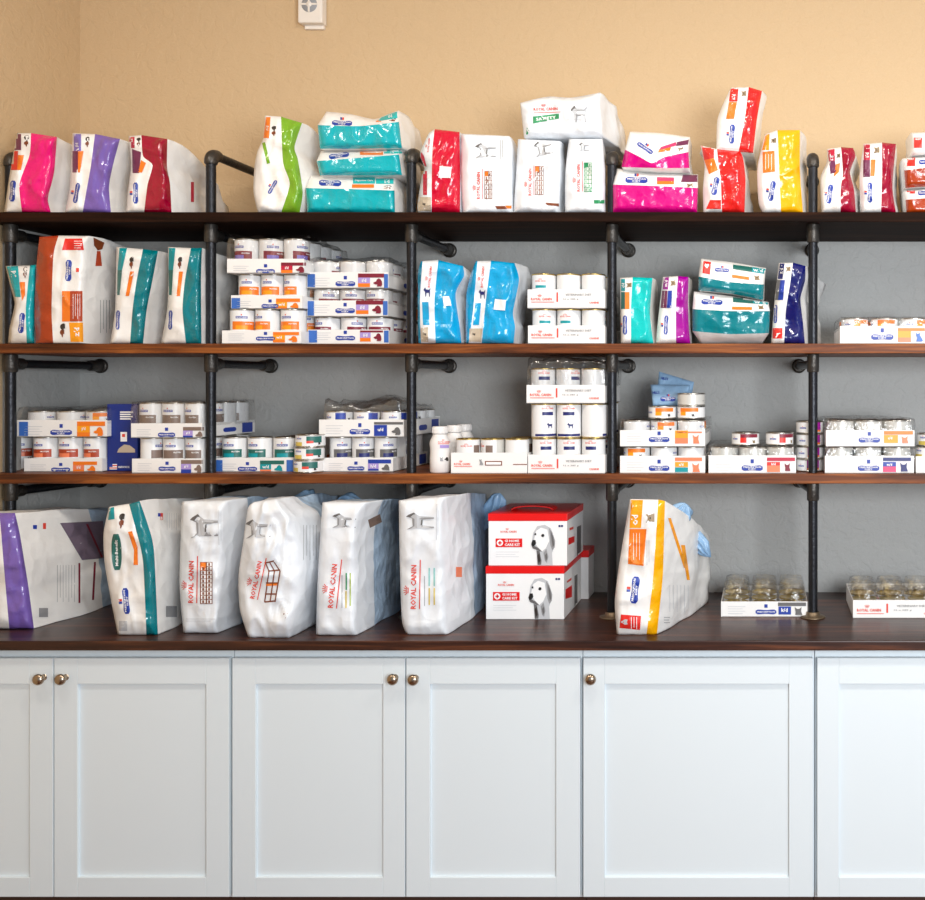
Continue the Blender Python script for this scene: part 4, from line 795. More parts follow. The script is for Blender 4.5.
NICK = {
 'white can tray at the bottom of the orange banded stack': 'bottom tray of orange stack',
 'white can tray in the middle of the orange banded stack': 'middle tray of orange stack',
 'white can tray with maroon label crowning the orange banded stack': 'top tray of orange stack',
 'blue cornered can tray, bottom of the maroon labelled stack': 'bottom tray of maroon stack',
 'blue cornered can tray, middle of the maroon labelled stack': 'middle tray of maroon stack',
 'blue cornered can tray, topmost of the maroon labelled stack': 'top tray of maroon stack',
 'plain white can tray on the shelf, lower of the two beside the blue bags': 'lower tray beside blue bags',
 'plain white can tray resting on cans, upper of the two beside the blue bags': 'upper tray beside blue bags',
 'lone white can tray on the middle shelf at the right edge': 'lone tray on middle shelf',
 'lower can tray beside the left wall with brick red banded cans': 'lower tray beside left wall',
 'blue cornered can tray with orange label, upper one beside the left wall': 'upper tray beside left wall',
 'white can tray, lower of the pair just left of the second pipe': 'lower tray by navy box',
 'white can tray, upper of the pair just left of the second pipe': 'upper tray by navy box',
 'blue cornered can tray of green banded cans right of the second pipe': 'green labelled tray',
 'white can tray under the film topped tray, left of the third pipe': 'tray left of third pipe',
 'white can tray with blue and black label under peaked film, left of third pipe': 'film topped tray by third pipe',
 'wide white can tray right of the bottles, holding gold rimmed cans': 'tray beside the bottles',
 'white can tray on the lowest shelf beneath the loose navy barred cans': 'tray under the loose cans',
 'white can tray under a puffed clear bag, high in the stack by the fourth pipe': 'clear bagged tray up high',
 'white cat food tray with orange label, lower one right of the fourth pipe': 'lowest tray below pale blue packets',
 'white cat food tray with orange label, upper one right of the fourth pipe': 'upper tray below pale blue packets',
 'white cat food tray with crimson label between the orange ones and last pipe': 'crimson labelled tray',
 'white cat food tray with purple label, lower one right of the last pipe': 'purple labelled tray past last pipe',
 'white cat food tray with orange label, upper one right of the last pipe': 'orange labelled tray past last pipe',
 'white cat food tray cut off by the right edge of the photo': 'tray cut by right edge',
 'white can tray with blue logo and clear domed film on the worktop': 'domed worktop tray with blue logo',
 'white can tray with red lettering and clear domed film, right end of the worktop': 'domed worktop tray with red lettering',
}
ORD = ('left', 'middle', 'right', 'far right')
def film_over(root, x0, x1, y0, y1, z0, z1, seed, hump=.015, name='shrink_wrap', m='clear_film', slope=0.0):
    """loose film draped over a tray: one wrinkled dome with skirts"""
    nx, ny = 26, 22; vs = []; so = Vector((seed*2.3, seed*1.1, 0))
    for j in range(ny+1):
        for i in range(nx+1):
            u, v = i/nx, j/ny; ex = min(u, 1-u)*2; ey = min(v, 1-v)*2
            e = min(1, ex*7)*min(1, ey*6)
            x = x0+(x1-x0)*min(1, max(0, (u-.07)/.86)); y = y0+(y1-y0)*min(1, max(0, (v-.08)/.84))
            n_ = noise.noise(Vector((x*24, y*22, 0))+so)
            hp = hump*(.5+.8*n_+.5*math.sin(u*7+seed)*math.sin(v*4+seed))+slope*(v-.3)
            z = z0+(z1-z0+hp)*min(1, e**.6) if e > 0 else z0
            x += .004*noise.noise(Vector((0, y*40, z*40))+so); y -= .002*abs(noise.noise(Vector((x*40, 1, z*40))+so))
            vs.append((x, y, z))
    fs = [(j*(nx+1)+i, j*(nx+1)+i+1, (j+1)*(nx+1)+i+1, (j+1)*(nx+1)+i) for j in range(ny) for i in range(nx)]
    o = mesh_obj(name, vs, fs, [m], None, root); o['label'] = 'clear crinkled plastic film'
    return o
def tray(label, px0, px1, ytop, ybot, Yf, zbase, kind, nx, ny, layers, panels, canlabel, rots=None, film=None, lipz=None, group='cardboard can trays', cols='side', rootname='can_tray', side=True, badge=True, gap=0, backrow=False, lipm='cardboard_white', royal=False):
    """cardboard tray; front edge measured in the photo, built at its own depth; returns (root, can height top)"""
    x0, x1 = X(px0, Yf), X(px1, Yf); r, h = CANS[kind][:2]
    pitch_x = (x1-x0-.006)/nx; pitch_y = max(2*r+.0012, .0); dep = pitch_y*ny+.006
    lip = (ybot-ytop)*Yf/F
    if Yf+dep > YW-.006: dep = YW-.006-Yf; pitch_y = (dep-.006)/ny
    t = .0016
    root = empty(rootname, ((x0+x1)/2, Yf+dep/2, zbase), label, 'tray', group)
    b = MB(); z0, z1 = zbase+.0004, zbase+lip
    b.box(x0, x1, Yf, Yf+dep, z0, z0+t); b.box(x0, x1, Yf, Yf+t, z0, z1, 0, .0004); b.box(x0, x1, Yf+dep-t, Yf+dep, z0, z1)
    b.box(x0, x0+t, Yf+t, Yf+dep-t, z0, z1-.002); b.box(x1-t, x1, Yf+t, Yf+dep-t, z0, z1-.002)
    to = b.build('tray_body', lipm, root)
    zc0 = z0+t+.0004; rr = min(r, pitch_x/2-.0004); k = 0
    for L in range(layers):
        for j in range(ny):
            for i in range(nx):
                if not (j == 0 or (side and i == nx-1 and px1 < 790) or (backrow and j == 1)): continue
                if layers == 2 and L == 0 and j > 0 and i < nx-1: continue
                rot = (rots[i % len(rots)] if rots and j == 0 else RN.uniform(-1, 1)*1.6)
                pos = (x0+.003+pitch_x*(i+.5), Yf+.003+t+pitch_y*(j+.5)-.0, zc0+L*h)
                nick = NICK[label]
                where = ORD[i] if nx > 2 else ('left', 'right')[i]
                if layers == 2: where = ('lower ', 'upper ')[L]+where
                if j == 0: lb = '%s, %s in front row, %s' % (canlabel, where, nick); g = 'front row cans, '+nick
                else: lb = '%s, %s%s%s row, %s' % (canlabel, ('lower ', 'upper ')[L] if layers == 2 else '', ('left of ', 'middle of ', 'right of ')[i], ('', 'second', 'third', 'rear')[j], nick); g = 'rear cans, '+nick
                o = can(kind, *pos, math.radians(rot) if False else rot, lb, g, full=(j == 0)); 
                s_ = min(1, (min(pitch_x, pitch_y if j or ny > 1 else pitch_x)/2-.0003)/(r+.0014)); o.scale = (s_, s_, 1)
                k += 1
    top = zc0+h*layers
    p = Printer(root, bvh_of([to])); wpx = px1-px0; hpx = ybot-ytop; ym = (ytop+ybot)/2
    if royal:
        p.royal(px0+wpx*.18, ym+1, wpx*.27, 0, True, True); p.text('small_print', 'ink_grey', 'VETERINARY DIET', px0+wpx*.66, ym-hpx*.18, wpx*.34, hpx*.11); p.text('small_print', 'ink_grey', '12 x 385 g', px0+wpx*.56, ym+hpx*.06, wpx*.2, hpx*.1)
        p.rect('small_print', 'ink_logo_red', px0+wpx*.375, ym-hpx*.3, px0+wpx*.395, ym+hpx*.2); p.text('small_print', 'ink_logo_red', 'CANINE', px0+wpx*.86, ym+hpx*.24, wpx*.13, hpx*.1)
    elif badge:
        bx = px0+wpx*badge if isinstance(badge, float) else px0+wpx*.53
        p.badge(bx, ym+hpx*.17, wpx*.24, hpx*.27, 0, False); p.rect('brand_badge', 'ink_blue', bx-1.6, ym-hpx*.32, bx+1.6, ym-hpx*.1)
        p.lines('small_print', 'ink_soft_grey', px0+wpx*.08, ym-hpx*.25, px0+wpx*.28, ym+hpx*.35, 4, False, 1, .4)
    for q in panels:
        if q[0] == 't': p.text('product_panel', q[1], q[2], *q[3:7])
        elif q[0] == 'p': p.put('pet_picture', q[1], poly2d(q[2]), *q[3:7], 0, 3)
        else: p.rect('product_panel', q[0], *q[1:5], 1 if len(q) < 6 else q[5])
    p.flush()
    if side and px1 < 700 and not royal and badge:
        g = MB(); y_ = Yf+dep*.5; zc_ = zbase+lip*.42; hh_ = lip*.16; n = 12; pts = []
        for i in range(n+1):
            u = i/n-.5; e_ = 1-max(0, abs(u)-.38)/.12*.5; pts += [(x1+.0006, y_+u*.075, zc_-hh_*e_), (x1+.0006, y_+u*.075, zc_+hh_*e_)]
        g.add(pts, [(2*i, 2*i+2, 2*i+3, 2*i+1) for i in range(n)])
        g.build('brand_badge', 'ink_blue', root)
        pm_ = next((q[0] for q in reversed(panels) if q[0] not in ('t', 'p', 'ink_tray_blue')), 'ink_blue')
        g = MB(); ya = Yf+dep*.74; yb_ = Yf+dep*.95; g.add([(x1+.0006, ya, zbase+lip*.12), (x1+.0006, yb_, zbase+lip*.12), (x1+.0006, yb_, zbase+lip*.85), (x1+.0006, ya, zbase+lip*.85)], [(0, 1, 2, 3)])
        g.build('product_panel', pm_, root)
    if film: film_over(root, x0-.001, x1+.001, Yf+.0015, Yf+dep+.001 if Yf+dep < YW-.008 else YW-.006, zbase+lip*.8, top+.002, int(px0+ytop), *film)
    return root, top
def spacer(z): return z+.0008
# --- middle shelf, left stack (orange)
YB = 3.024      # goods that pass behind the uprights
def std(x0, x1, y0, y1, ca, cb, cc=None, pet=DOG_HEAD, petc=None, t='d/d'):
    wq = x1-x0
    return [(ca, x0, y0, x1, y0+(y1-y0)*.30), (cb, x0, y0+(y1-y0)*.30, x0+wq*.46, y0+(y1-y0)*.72), (cc or ca, x0, y0+(y1-y0)*.72, x0+wq*.46, y1), ('t', 'ink_white', t, x0+wq*.23, y0+(y1-y0)*.5, None, (y1-y0)*.26),
            ('p', petc or ca, pet, x0+wq*.76, y0+(y1-y0)*.66, wq*.34, (y1-y0)*.6)]
r, t1 = tray('white can tray at the bottom of the orange banded stack', 222, 301, 329.5, 343, 2.975, Z2, 'orange', 3, 4, 1, std(273,299,332,342.5,'ink_orange','ink_amber',t='w/d'), 'white can with orange band', (.35,-.5,-.25), badge=.55)
r, t2 = tray('white can tray in the middle of the orange banded stack', 231, 302, 297, 310.5, 2.985, spacer(t1), 'orange', 3, 4, 1, [('ink_tray_blue', 231.5, 298, 240, 310)]+std(276,300,298.5,310,'ink_orange','ink_amber',t='w/d'), 'white can with orange band', (.1,-.15,-.6), badge=.55)
r, t3 = tray('white can tray with maroon label crowning the orange banded stack', 227, 304, 261.5, 276, 2.978, spacer(t2), 'maroon', 3, 4, 1, std(281,306,262.5,273,'ink_maroon','ink_crimson','ink_orange',t='i/d'), 'white can, maroon band, under film', (-.3,.5,.9), film=(.012,), badge=.5)
# right stack (maroon, short cans)
r, t4 = tray('blue cornered can tray, bottom of the maroon labelled stack', 308, 389, 328, 343, 3.028, Z2, 'maroon_short', 3, 4, 1, [('ink_tray_blue', 308.5, 328.8, 317, 342.5), ('ink_tray_blue', 388-4, 329, 388.6, 342.5)]+std(360,383,328.5,341.5,'ink_maroon','ink_pale_violet','ink_orange',t='i/d'), 'short white can with maroon band', (-.5,.6,.1), badge=.46)
r, t5 = tray('blue cornered can tray, middle of the maroon labelled stack', 307, 388, 300, 316, 3.024, spacer(t4), 'maroon_short', 3, 4, 1, [('ink_tray_blue', 307.5, 301, 314, 315.5), ('ink_tray_blue', 386-3, 301, 387.6, 315)]+std(356,383,300.5,314,'ink_maroon','ink_pale_violet','ink_orange',t='i/d'), 'short white can with maroon band', (.5,.2,-.4), film=(.004,), badge=.47)
r, t6 = tray('blue cornered can tray, topmost of the maroon labelled stack', 307, 388.5, 273, 289, 3.02, spacer(t5), 'maroon_short', 3, 4, 1, [('ink_tray_blue', 307.5, 274, 315, 288.5), ('ink_tray_blue', 387-3, 274, 388, 288)]+std(358,384,273.5,287,'ink_maroon','ink_pale_violet','ink_orange',t='i/d'), 'short white can with maroon band', (1.5,2.2,2.9), film=(.012,), badge=.47)
r, t7 = tray('plain white can tray on the shelf, lower of the two beside the blue bags', 528, 604.8, 324.6, 343, 2.97, Z2, 'royal_teal', 3, 4, 1, [], 'white can with teal bar', (.25,-.15,1.9), royal=True)
r, t8 = tray('plain white can tray resting on cans, upper of the two beside the blue bags', 527.5, 604.8, 288.5, 307.5, 2.97, spacer(t7), 'royal_teal', 3, 4, 1, [], 'white can with teal bar', (-.1,2.0,2.2), royal=True)
r, t9 = tray('lone white can tray on the middle shelf at the right edge', 840, 932, 325, 343, 2.98, Z2, 'small_orange', 3, 3, 2, [('ink_orange',898,328,925,331),('ink_amber',898,331,911,337.5),('ink_salmon',898,337.5,911,342),('p','ink_tray_blue',CAT_SIT,919,337,9,9)], 'small can with orange label', (.2,-.3,.4), film=(.002,), badge=.46, side=False, backrow=True)
# --- lowest shelf
r, a1 = tray('lower can tray beside the left wall with brick red banded cans', 24, 102, 460.5, 474, 3.03, Z3, 'brick', 3, 4, 1, std(73,97,461.5,473,'ink_orange','ink_salmon',t='i/d'), 'white can with brick red band', (-.2,-.1,-.4), badge=.47)
can('brick', X(19, 3.12), 3.13, Z3+.0005, .4, 'white can with red band squeezed between the left pipe and the lower tray', 'single loose tall cans', True)
r, a2 = tray('blue cornered can tray with orange label, upper one beside the left wall', 17, 107, 421, 438, 3.03, spacer(a1), 'small_orange', 3, 4, 2, [('ink_tray_blue', 19, 421.8, 28, 437.5)]+std(77,105,421.5,436.5,'ink_orange','ink_amber','ink_orange',t='j/d'), 'low can', (2, 2.3, .3), film=(.012,), badge=.49)
# navy printed display board
b = MB(); xa, xb, yb_ = X(107, 3.05), X(137.5, 3.05), 3.05
root = empty('display_box', ((xa+xb)/2, yb_, Z3), 'flat navy blue printed box standing between two groups of can trays', 'box')
zt_ = Z(404, 3.05)
b = MB(); b.box(xa, xb, yb_, yb_+.045, Z3+.0005, zt_, 0, .002); bo = b.build('carton', 'display_navy', root)
p = Printer(root, bvh_of([bo])); p.lines('printed_label', 'ink_white', 120, 411, 133, 420, 4, False, 1, 1.3); p.rect('printed_label', 'ink_white', 120.5, 432, 127, 441.5); p.rect('printed_label', 'ink_logo_red', 122, 434, 125, 437, 2)
p.put('printed_label', 'ink_tan', poly2d([(0,0),(.1,.5),(.4,1),(.7,.9),(1,.4),(1,0)]), 126, 448.5, 18, 8, 0, 1); p.rect('printed_label', 'ink_white', 109.5, 464, 117, 469.5); p.rect('printed_label', 'ink_logo_red', 112.5, 465, 117, 466, 2); p.rect('printed_label', 'ink_logo_red', 109.5, 467.5, 117, 468.5, 2); p.rect('printed_label', 'ink_blue', 109.5, 464, 112.5, 467, 2)
p.text('printed_label', 'ink_white', 'MADE IN THE USA', 124, 467, 11, 2); p.flush()
r, a3 = tray('white can tray, lower of the pair just left of the second pipe', 132, 202, 459, 473.5, 2.98, Z3, 'taupe', 3, 4, 1, std(181,203,460,473,'ink_taupe','ink_pale_violet','ink_blue',petc='ink_taupe',t='g/d'), 'white can with taupe band', (1.2,.1,-.3), badge=.5)
r, a4 = tray('white can tray, upper of the pair just left of the second pipe', 131, 202, 425, 439.5, 2.978, spacer(a3), 'taupe', 3, 4, 1, std(183,204,427,439,'ink_taupe','ink_pale_violet','ink_blue',petc='ink_taupe',t='g/d'), 'white can with taupe band', (-.25,-.1,-.5), badge=.5, film=(.004,))
r, a5 = tray('blue cornered can tray of green banded cans right of the second pipe', 214, 293.5, 459.5, 473.5, 3.024, Z3, 'green', 3, 4, 1, [('ink_tray_blue', 214.5, 460, 222.5, 473), ('ink_tray_blue', 286.5, 460, 293, 473)]+std(260,284,460.5,473,'ink_dark_green','ink_teal','ink_salmon',petc='ink_teal',t='w/d'), 'white can with green band', (-.1,-.25,.1), badge=.42)
for i, (dx_, rt, lb) in enumerate(((0, .1, 'bottom of three stacked by the green labelled tray'), (.002, .35, 'middle of three stacked by the green labelled tray'), (.005, .3, 'top of three stacked by the green labelled tray'))):
    can('small_teal', X(309, 3.02)+dx_, 3.02, Z3+.0005+i*.0388, rt, 'low can with teal label, '+lb, 'stack of three low cans')
r, a6 = tray('white can tray under the film topped tray, left of the third pipe', 323, 393, 459, 473, 3.026, Z3, 'navy', 3, 4, 1, std(368,391,459.5,472.5,'ink_blue','ink_pale_violet',petc='ink_mid_grey',t='h/d'), 'white can with grey and navy band', (.5,.45,.6), badge=.47)
r, a7 = tray('white can tray with blue and black label under peaked film, left of third pipe', 319, 404, 420, 437.5, 3.024, spacer(a6), 'small_navy', 3, 4, 2, [('ink_mid_grey', 374, 422, 403, 424.5), ('ink_blue', 374, 425, 387, 436), ('t','ink_white','u/d',380.5,429.5,None,3.4), ('p','ink_mid_grey',DOG_HEAD,396,431,9,8)], 'low white can', (.2,.6,1.0), badge=.48)
film_over(r, X(323,3.03), X(400,3.03), 3.04, 3.34, Z(421,3.03), Z(408,3.03), 77, .028, slope=.0)
# bottles
def bottle(px, Y, label, band):
    x, k = X(px, Y), .0294
    root = empty('plastic_bottle', (x, Y, Z3), label, 'bottle', 'white plastic bottles')
    b = MB(); b.lathe([(0, .0006), (.026, .0006), (.0295, .004), (.0295, .045), (.0285, .06), (.0288, .075), (.0305, .088), (.029, .097), (.0215, .113), (.0205, .118), (.018, .118)], (x, Y, Z3), 'z', 32); bo = b.build('bottle_body', 'bottle_plastic', root)
    b = MB(); b.lathe([(.0222, .119), (.0226, .121), (.0226, .138), (.0212, .1405), (0, .1405)], (x, Y, Z3), 'z', 32)
    for q in range(24):
        a = q*2*PI/24; b.box(x+.0224*math.cos(a)-.0007, x+.0224*math.cos(a)+.0007, Y+.0224*math.sin(a)-.0007, Y+.0224*math.sin(a)+.0007, Z3+.122, Z3+.137)
    b.build('screw_cap', 'bottle_plastic', root)
    if band:
        p = Printer(root, bvh_of([bo])); p.royal(px+4, Z3 and 442, 12, 0, True, True); p.rect('printed_label', 'ink_pale_violet', px, 445, px+9, 448); p.put('pet_picture', 'ink_dark', poly2d(DOG_HEAD), px+6.5, 459, 4, 4, 0, 1); p.put('pet_picture', 'ink_grey', poly2d(CAT), px+1.5, 459, 3.6, 4.5, 0, 1); p.flush()
bottle(440, 3.0, 'white plastic bottle with screw cap, frontmost of three beside the third pipe', True)
bottle(454.3, 3.09, 'white plastic bottle with screw cap, second in line behind the front bottle', False)
bottle(464.5, 3.18, 'white plastic bottle with screw cap, rearmost of the three', False)
r, a8 = tray('wide white can tray right of the bottles, holding gold rimmed cans', 451, 527, 453, 474, 2.965, Z3, 'royal_brown', 3, 2, 1, [('ink_brown', 485, 461, 502, 465.5), ('ink_white', 486, 462, 501, 464.6, 2), ('ink_brown', 513, 464, 527, 464.8), ('p','ink_grey',CAT_SIT,481,462,5,6)], 'white can with red lettering', (.1,-1.0,2.2), badge=False)
p = Printer(r, bvh_of([c for c in r.children if c.name.startswith('tray_body')])); p.royal(462, 464, 16, 0, True, True); p.flush()
r, a9 = tray('white can tray on the lowest shelf beneath the loose navy barred cans', 528, 604.8, 455, 474, 2.965, Z3, 'royal_navy', 3, 4, 1, [], 'white can with navy bar', (.35,.2,-.1), royal=True)
for j in range(4):
    for i in range(3):
        if j and i < 2: continue
        can('royal_navy', X(544+i*25.2, 3.005), 3.005+j*.078, a9+.0006, (.55, .15, 2.0)[i] if j == 0 else RN.uniform(-1, 1), ('tall white can with navy bar, %s of three loose ones carrying the wrapped tray' % ORD[i]) if j == 0 else 'tall white can with navy bar, %s row behind the three carrying the bagged tray' % ('', 'second', 'third', 'rear')[j], 'loose navy barred cans between two trays' if j == 0 else 'navy barred cans behind the loose three', j == 0)
a10 = a9+.0006+THh
r, a11 = tray('white can tray under a puffed clear bag, high in the stack by the fourth pipe', 526.5, 604.8, 384.5, 403, 2.965, spacer(a10), 'royal_navy', 3, 4, 1, [], 'white can with navy bar', (.3,.9,1.9), royal=True)
film_over(r, X(528,2.97), X(604.5,2.97), 2.972, 3.28, Z(388,2.97), Z(369,2.97), 12, .0, name='clear_bag')
film_over(r, X(527,2.97), X(605,2.97), 2.968, 3.30, Z(386,2.97), Z(361,2.97), 31, .018, name='clear_bag')
# right of fourth pipe
r, c1 = tray('white cat food tray with orange label, lower one right of the fourth pipe', 620, 705, 456.5, 474, 2.975, Z3, 'small_orange', 3, 4, 2, [('ink_salmon',675,457.5,702,461),('ink_amber',675,462,688,467),('ink_teal',675,467.5,688,472),('t','ink_white','c/d',681,464.5,None,3),('p','ink_salmon',CAT,696,467.5,8,9)], 'small orange labelled can', (-.3,2,2.6), badge=.46, side=False, backrow=True)
r, c2 = tray('white cat food tray with orange label, upper one right of the fourth pipe', 620, 705, 428.5, 445, 2.975, spacer(c1), 'small_orange', 3, 4, 2, [('ink_salmon',676,430,702,433),('ink_amber',675,430.5,688,438),('ink_salmon',675,438,688,443.5),('p','ink_salmon',CAT,696,439,7,9)], 'small orange labelled can', (2.1,-.1,1.9), badge=.46, side=False, film=(.001,), backrow=True)
can('small_orange', X(662.3, 3.02), 3.02, c2+.0045, -.1, 'small white can with orange label standing below the pale blue packets', 'loose small cans on the orange labelled trays')
can('small_orange', X(691.3, 3.02), 3.02, c2+.0045, -.5, 'small white can with orange label carrying a plain silver can', 'loose small cans on the orange labelled trays')
can('small_plain', X(691.3, 3.02), 3.02, c2+.0045+.039, .3, 'small plain silver grey can without label, topmost beside the packets', 'loose small cans on the orange labelled trays')
def packet(label, quad, Y, seed, badge):
    """pillow packet with crimped ends"""
    root = empty('treat_packet', W((quad[3][0]+quad[2][0])/2, quad[3][1], Y), label, 'packet', 'pale blue sample packets')
    n, m_ = 18, 12; vs = []; fs = []
    for side in (0, 1):
        for j in range(m_+1):
            for i in range(n+1):
                u, v = i/n, j/m_; px = (quad[0][0]*(1-u)+quad[1][0]*u)*(1-v)+(quad[3][0]*(1-u)+quad[2][0]*u)*v; py = (quad[0][1]*(1-u)+quad[1][1]*u)*(1-v)+(quad[3][1]*(1-u)+quad[2][1]*u)*v
                q = W(px, py, Y+.02*(1-v)); f_ = (math.sin(PI*u)**.5)*(math.sin(PI*v)**.6)*.010+.0012
                q.y += (1 if side else -1)*f_+.004*noise.noise(q*40+Vector((seed, 0, 0))); vs.append(q)
    N = (n+1)*(m_+1)
    for s_ in (0, 1):
        for j in range(m_):
            for i in range(n):
                f = (s_*N+j*(n+1)+i, s_*N+j*(n+1)+i+1, s_*N+(j+1)*(n+1)+i+1, s_*N+(j+1)*(n+1)+i); fs.append(f if not s_ else f[::-1])
    rim = [j*(n+1) for j in range(m_+1)]+[m_*(n+1)+i for i in range(1, n+1)]+[j*(n+1)+n for j in range(m_-1, -1, -1)]+[i for i in range(n-1, 0, -1)]
    for a, b_ in zip(rim, rim[1:]+rim[:1]): fs.append((a, b_, b_+N, a+N))
    o = mesh_obj('pouch', vs, fs, ['top_shade_packet_blue'], None, root); p = Printer(root, bvh_of([o]))
    if badge: p.badge(*badge)
    p.text('small_print', 'ink_blue', "HILL'S", quad[0][0]+5.5, quad[0][1]+(8 if badge else 7), 7, 2.6, 0 if badge else -8); p.flush()
packet('pale blue packet with dark blue logo standing behind a small can', [(650.5,384.5),(690,385),(688,406),(653,406)], 3.075, 1, (668,399,15,4.2,0,True))
packet('pale blue packet tilted behind the one with the logo', [(659,371.5),(694,382),(690,406),(656,406)], 3.115, 2, None)
r, c3 = tray('white cat food tray with crimson label between the orange ones and last pipe', 708.5, 796, 456, 474, 2.972, Z3, 'small_plain', 3, 4, 2, [('ink_crimson',767,457.5,795,461),('ink_red',767,462,780,465.5),('ink_salmon',767,465.5,780,472),('t','ink_white','k/d',773.5,464,None,2.6),('p','ink_maroon',CAT,787.5,467,6,8)], 'small silver white can', (0,1,2), badge=.5, side=False, film=(.001,), backrow=True)
can('small_maroon', X(745.5, 3.02), 3.02, c3+.0045, .1, 'small can with crimson label, left of two loose ones on the crimson labelled tray', 'two loose cans on the crimson labelled tray')
can('small_maroon', X(779.5, 3.02), 3.02, c3+.0045, .45, 'small can with crimson label, right of two loose ones on the crimson labelled tray', 'two loose cans on the crimson labelled tray')
for i, wd in enumerate(('bottom', 'second from bottom', 'second from top', 'topmost')):
    can('small_violet', X(809.8, 3.06), 3.062, Z3+.0005+i*.0388, -.1+.06*i, 'small violet labelled can, %s in the stack of four behind last pipe' % wd, 'stack of four small cans')
r, c4 = tray('white cat food tray with purple label, lower one right of the last pipe', 825, 914, 456.5, 474, 2.975, Z3, 'small_plain', 3, 4, 2, [('ink_navy',883,457.5,911,461),('ink_blue',883,462,896,466.5),('ink_pink',883,466.5,896,472),('t','ink_white','m/d',889.5,464.5,None,2.6),('p','ink_navy',CAT,904,467,8,9)], 'small silver white can', (0,1,2), badge=.49, side=False, backrow=True, film=(.001,))
r, c5 = tray('white cat food tray with orange label, upper one right of the last pipe', 826, 914.5, 429, 445.5, 2.975, spacer(c4), 'small_plain', 3, 4, 2, [('ink_orange',884,431,913,434.5),('ink_amber',884,435,898,443),('t','ink_white','c/d',890,438,None,2.8),('p','ink_salmon',CAT,905,439.5,7,7)], 'small silver white can', (0,1,2), badge=.49, side=False, film=(.004,), backrow=True)
r, c6 = tray('white cat food tray cut off by the right edge of the photo', 916, 1003, 457, 474, 2.975, Z3, 'small_teal', 3, 4, 2, [], 'small white can with teal label', (-.2,1,2), badge=.5, side=False)
can('small_teal', X(931, 3.03), 3.03, c6+.0008, .0, 'small white can with teal label on the tray at the right edge', 'loose can on the cut off tray')
# --- worktop trays with clear moulded tops
def dome_tray(label, px0, px1, ytop, ybot, kind, canlabel, royal, panels, gold):
    Yf = CB(ybot); x0, x1 = X(px0, Yf), X(px1, Yf)
    r, top = tray(label, px0, px1, ytop, ybot, Yf, ZCT, kind, 3, 3, 1, panels, canlabel, gold, side=False, royal=royal, badge=not royal and .52)
    dep = min(YW-.008, Yf+3*(2*CANS[kind][0]+.0012)+.006)-Yf
    pitch, py_ = (x1-x0)/3, dep/3
    for j in range(1, 3):
        for i in range(3):
            can(kind, x0+pitch*(i+.5), Yf+py_*(j+.5), ZCT+.0025, RN.uniform(-2, 2), '%s, %s of %s row, %s' % (canlabel, ORD[i], ('', 'second', 'rear')[j], NICK[label]), 'rear cans, '+NICK[label], False)
    # moulded clear hood: sheet with cylindrical domes
    n = 66; h0 = top+.002; hh = .046; vs = []; m_ = 66
    for j in range(m_+1):
        for i in range(n+1):
            u, v = i/n, j/m_; x = x0+(x1-x0)*u; y = Yf+.003+(dep-.004)*v
            a = (u*3) % 1-.5; b_ = (v*3) % 1-.5; rr = math.hypot(a, b_)*2; e = min(u, 1-u, v, 1-v)
            z = h0+(hh if rr < .86 else hh*max(0, 1-(rr-.86)/.12)*.7+.012)
            if i in (0, n) or j in (0, m_): z = h0-.02
            z += .0012*noise.noise(Vector((x*60, y*60, 0)))
            vs.append((x, y, z))
    fs = [(j*(n+1)+i, j*(n+1)+i+1, (j+1)*(n+1)+i+1, (j+1)*(n+1)+i) for j in range(m_) for i in range(n)]
    o = mesh_obj('clear_hood', vs, fs, ['clear_rigid'], None, r); o['label'] = 'clear moulded plastic film with round domes'
dome_tray('white can tray with blue logo and clear domed film on the worktop', 721, 807.5, 601.5, 617, 'small_gold', 'low gold lidded can', False, [('ink_mid_grey', 778, 602.5, 806, 606), ('ink_blue', 778.5, 606.5, 791, 614.5), ('t','ink_white','k/d',784.5,610,None,4), ('p','ink_mid_grey',CAT,798.5,611,8,8)], (0, 1, 2))
dome_tray('white can tray with red lettering and clear domed film, right end of the worktop', 853, 942, 600, 618.3, 'small_gold', 'low gold lidded can', True, [], (2, .1, 1))
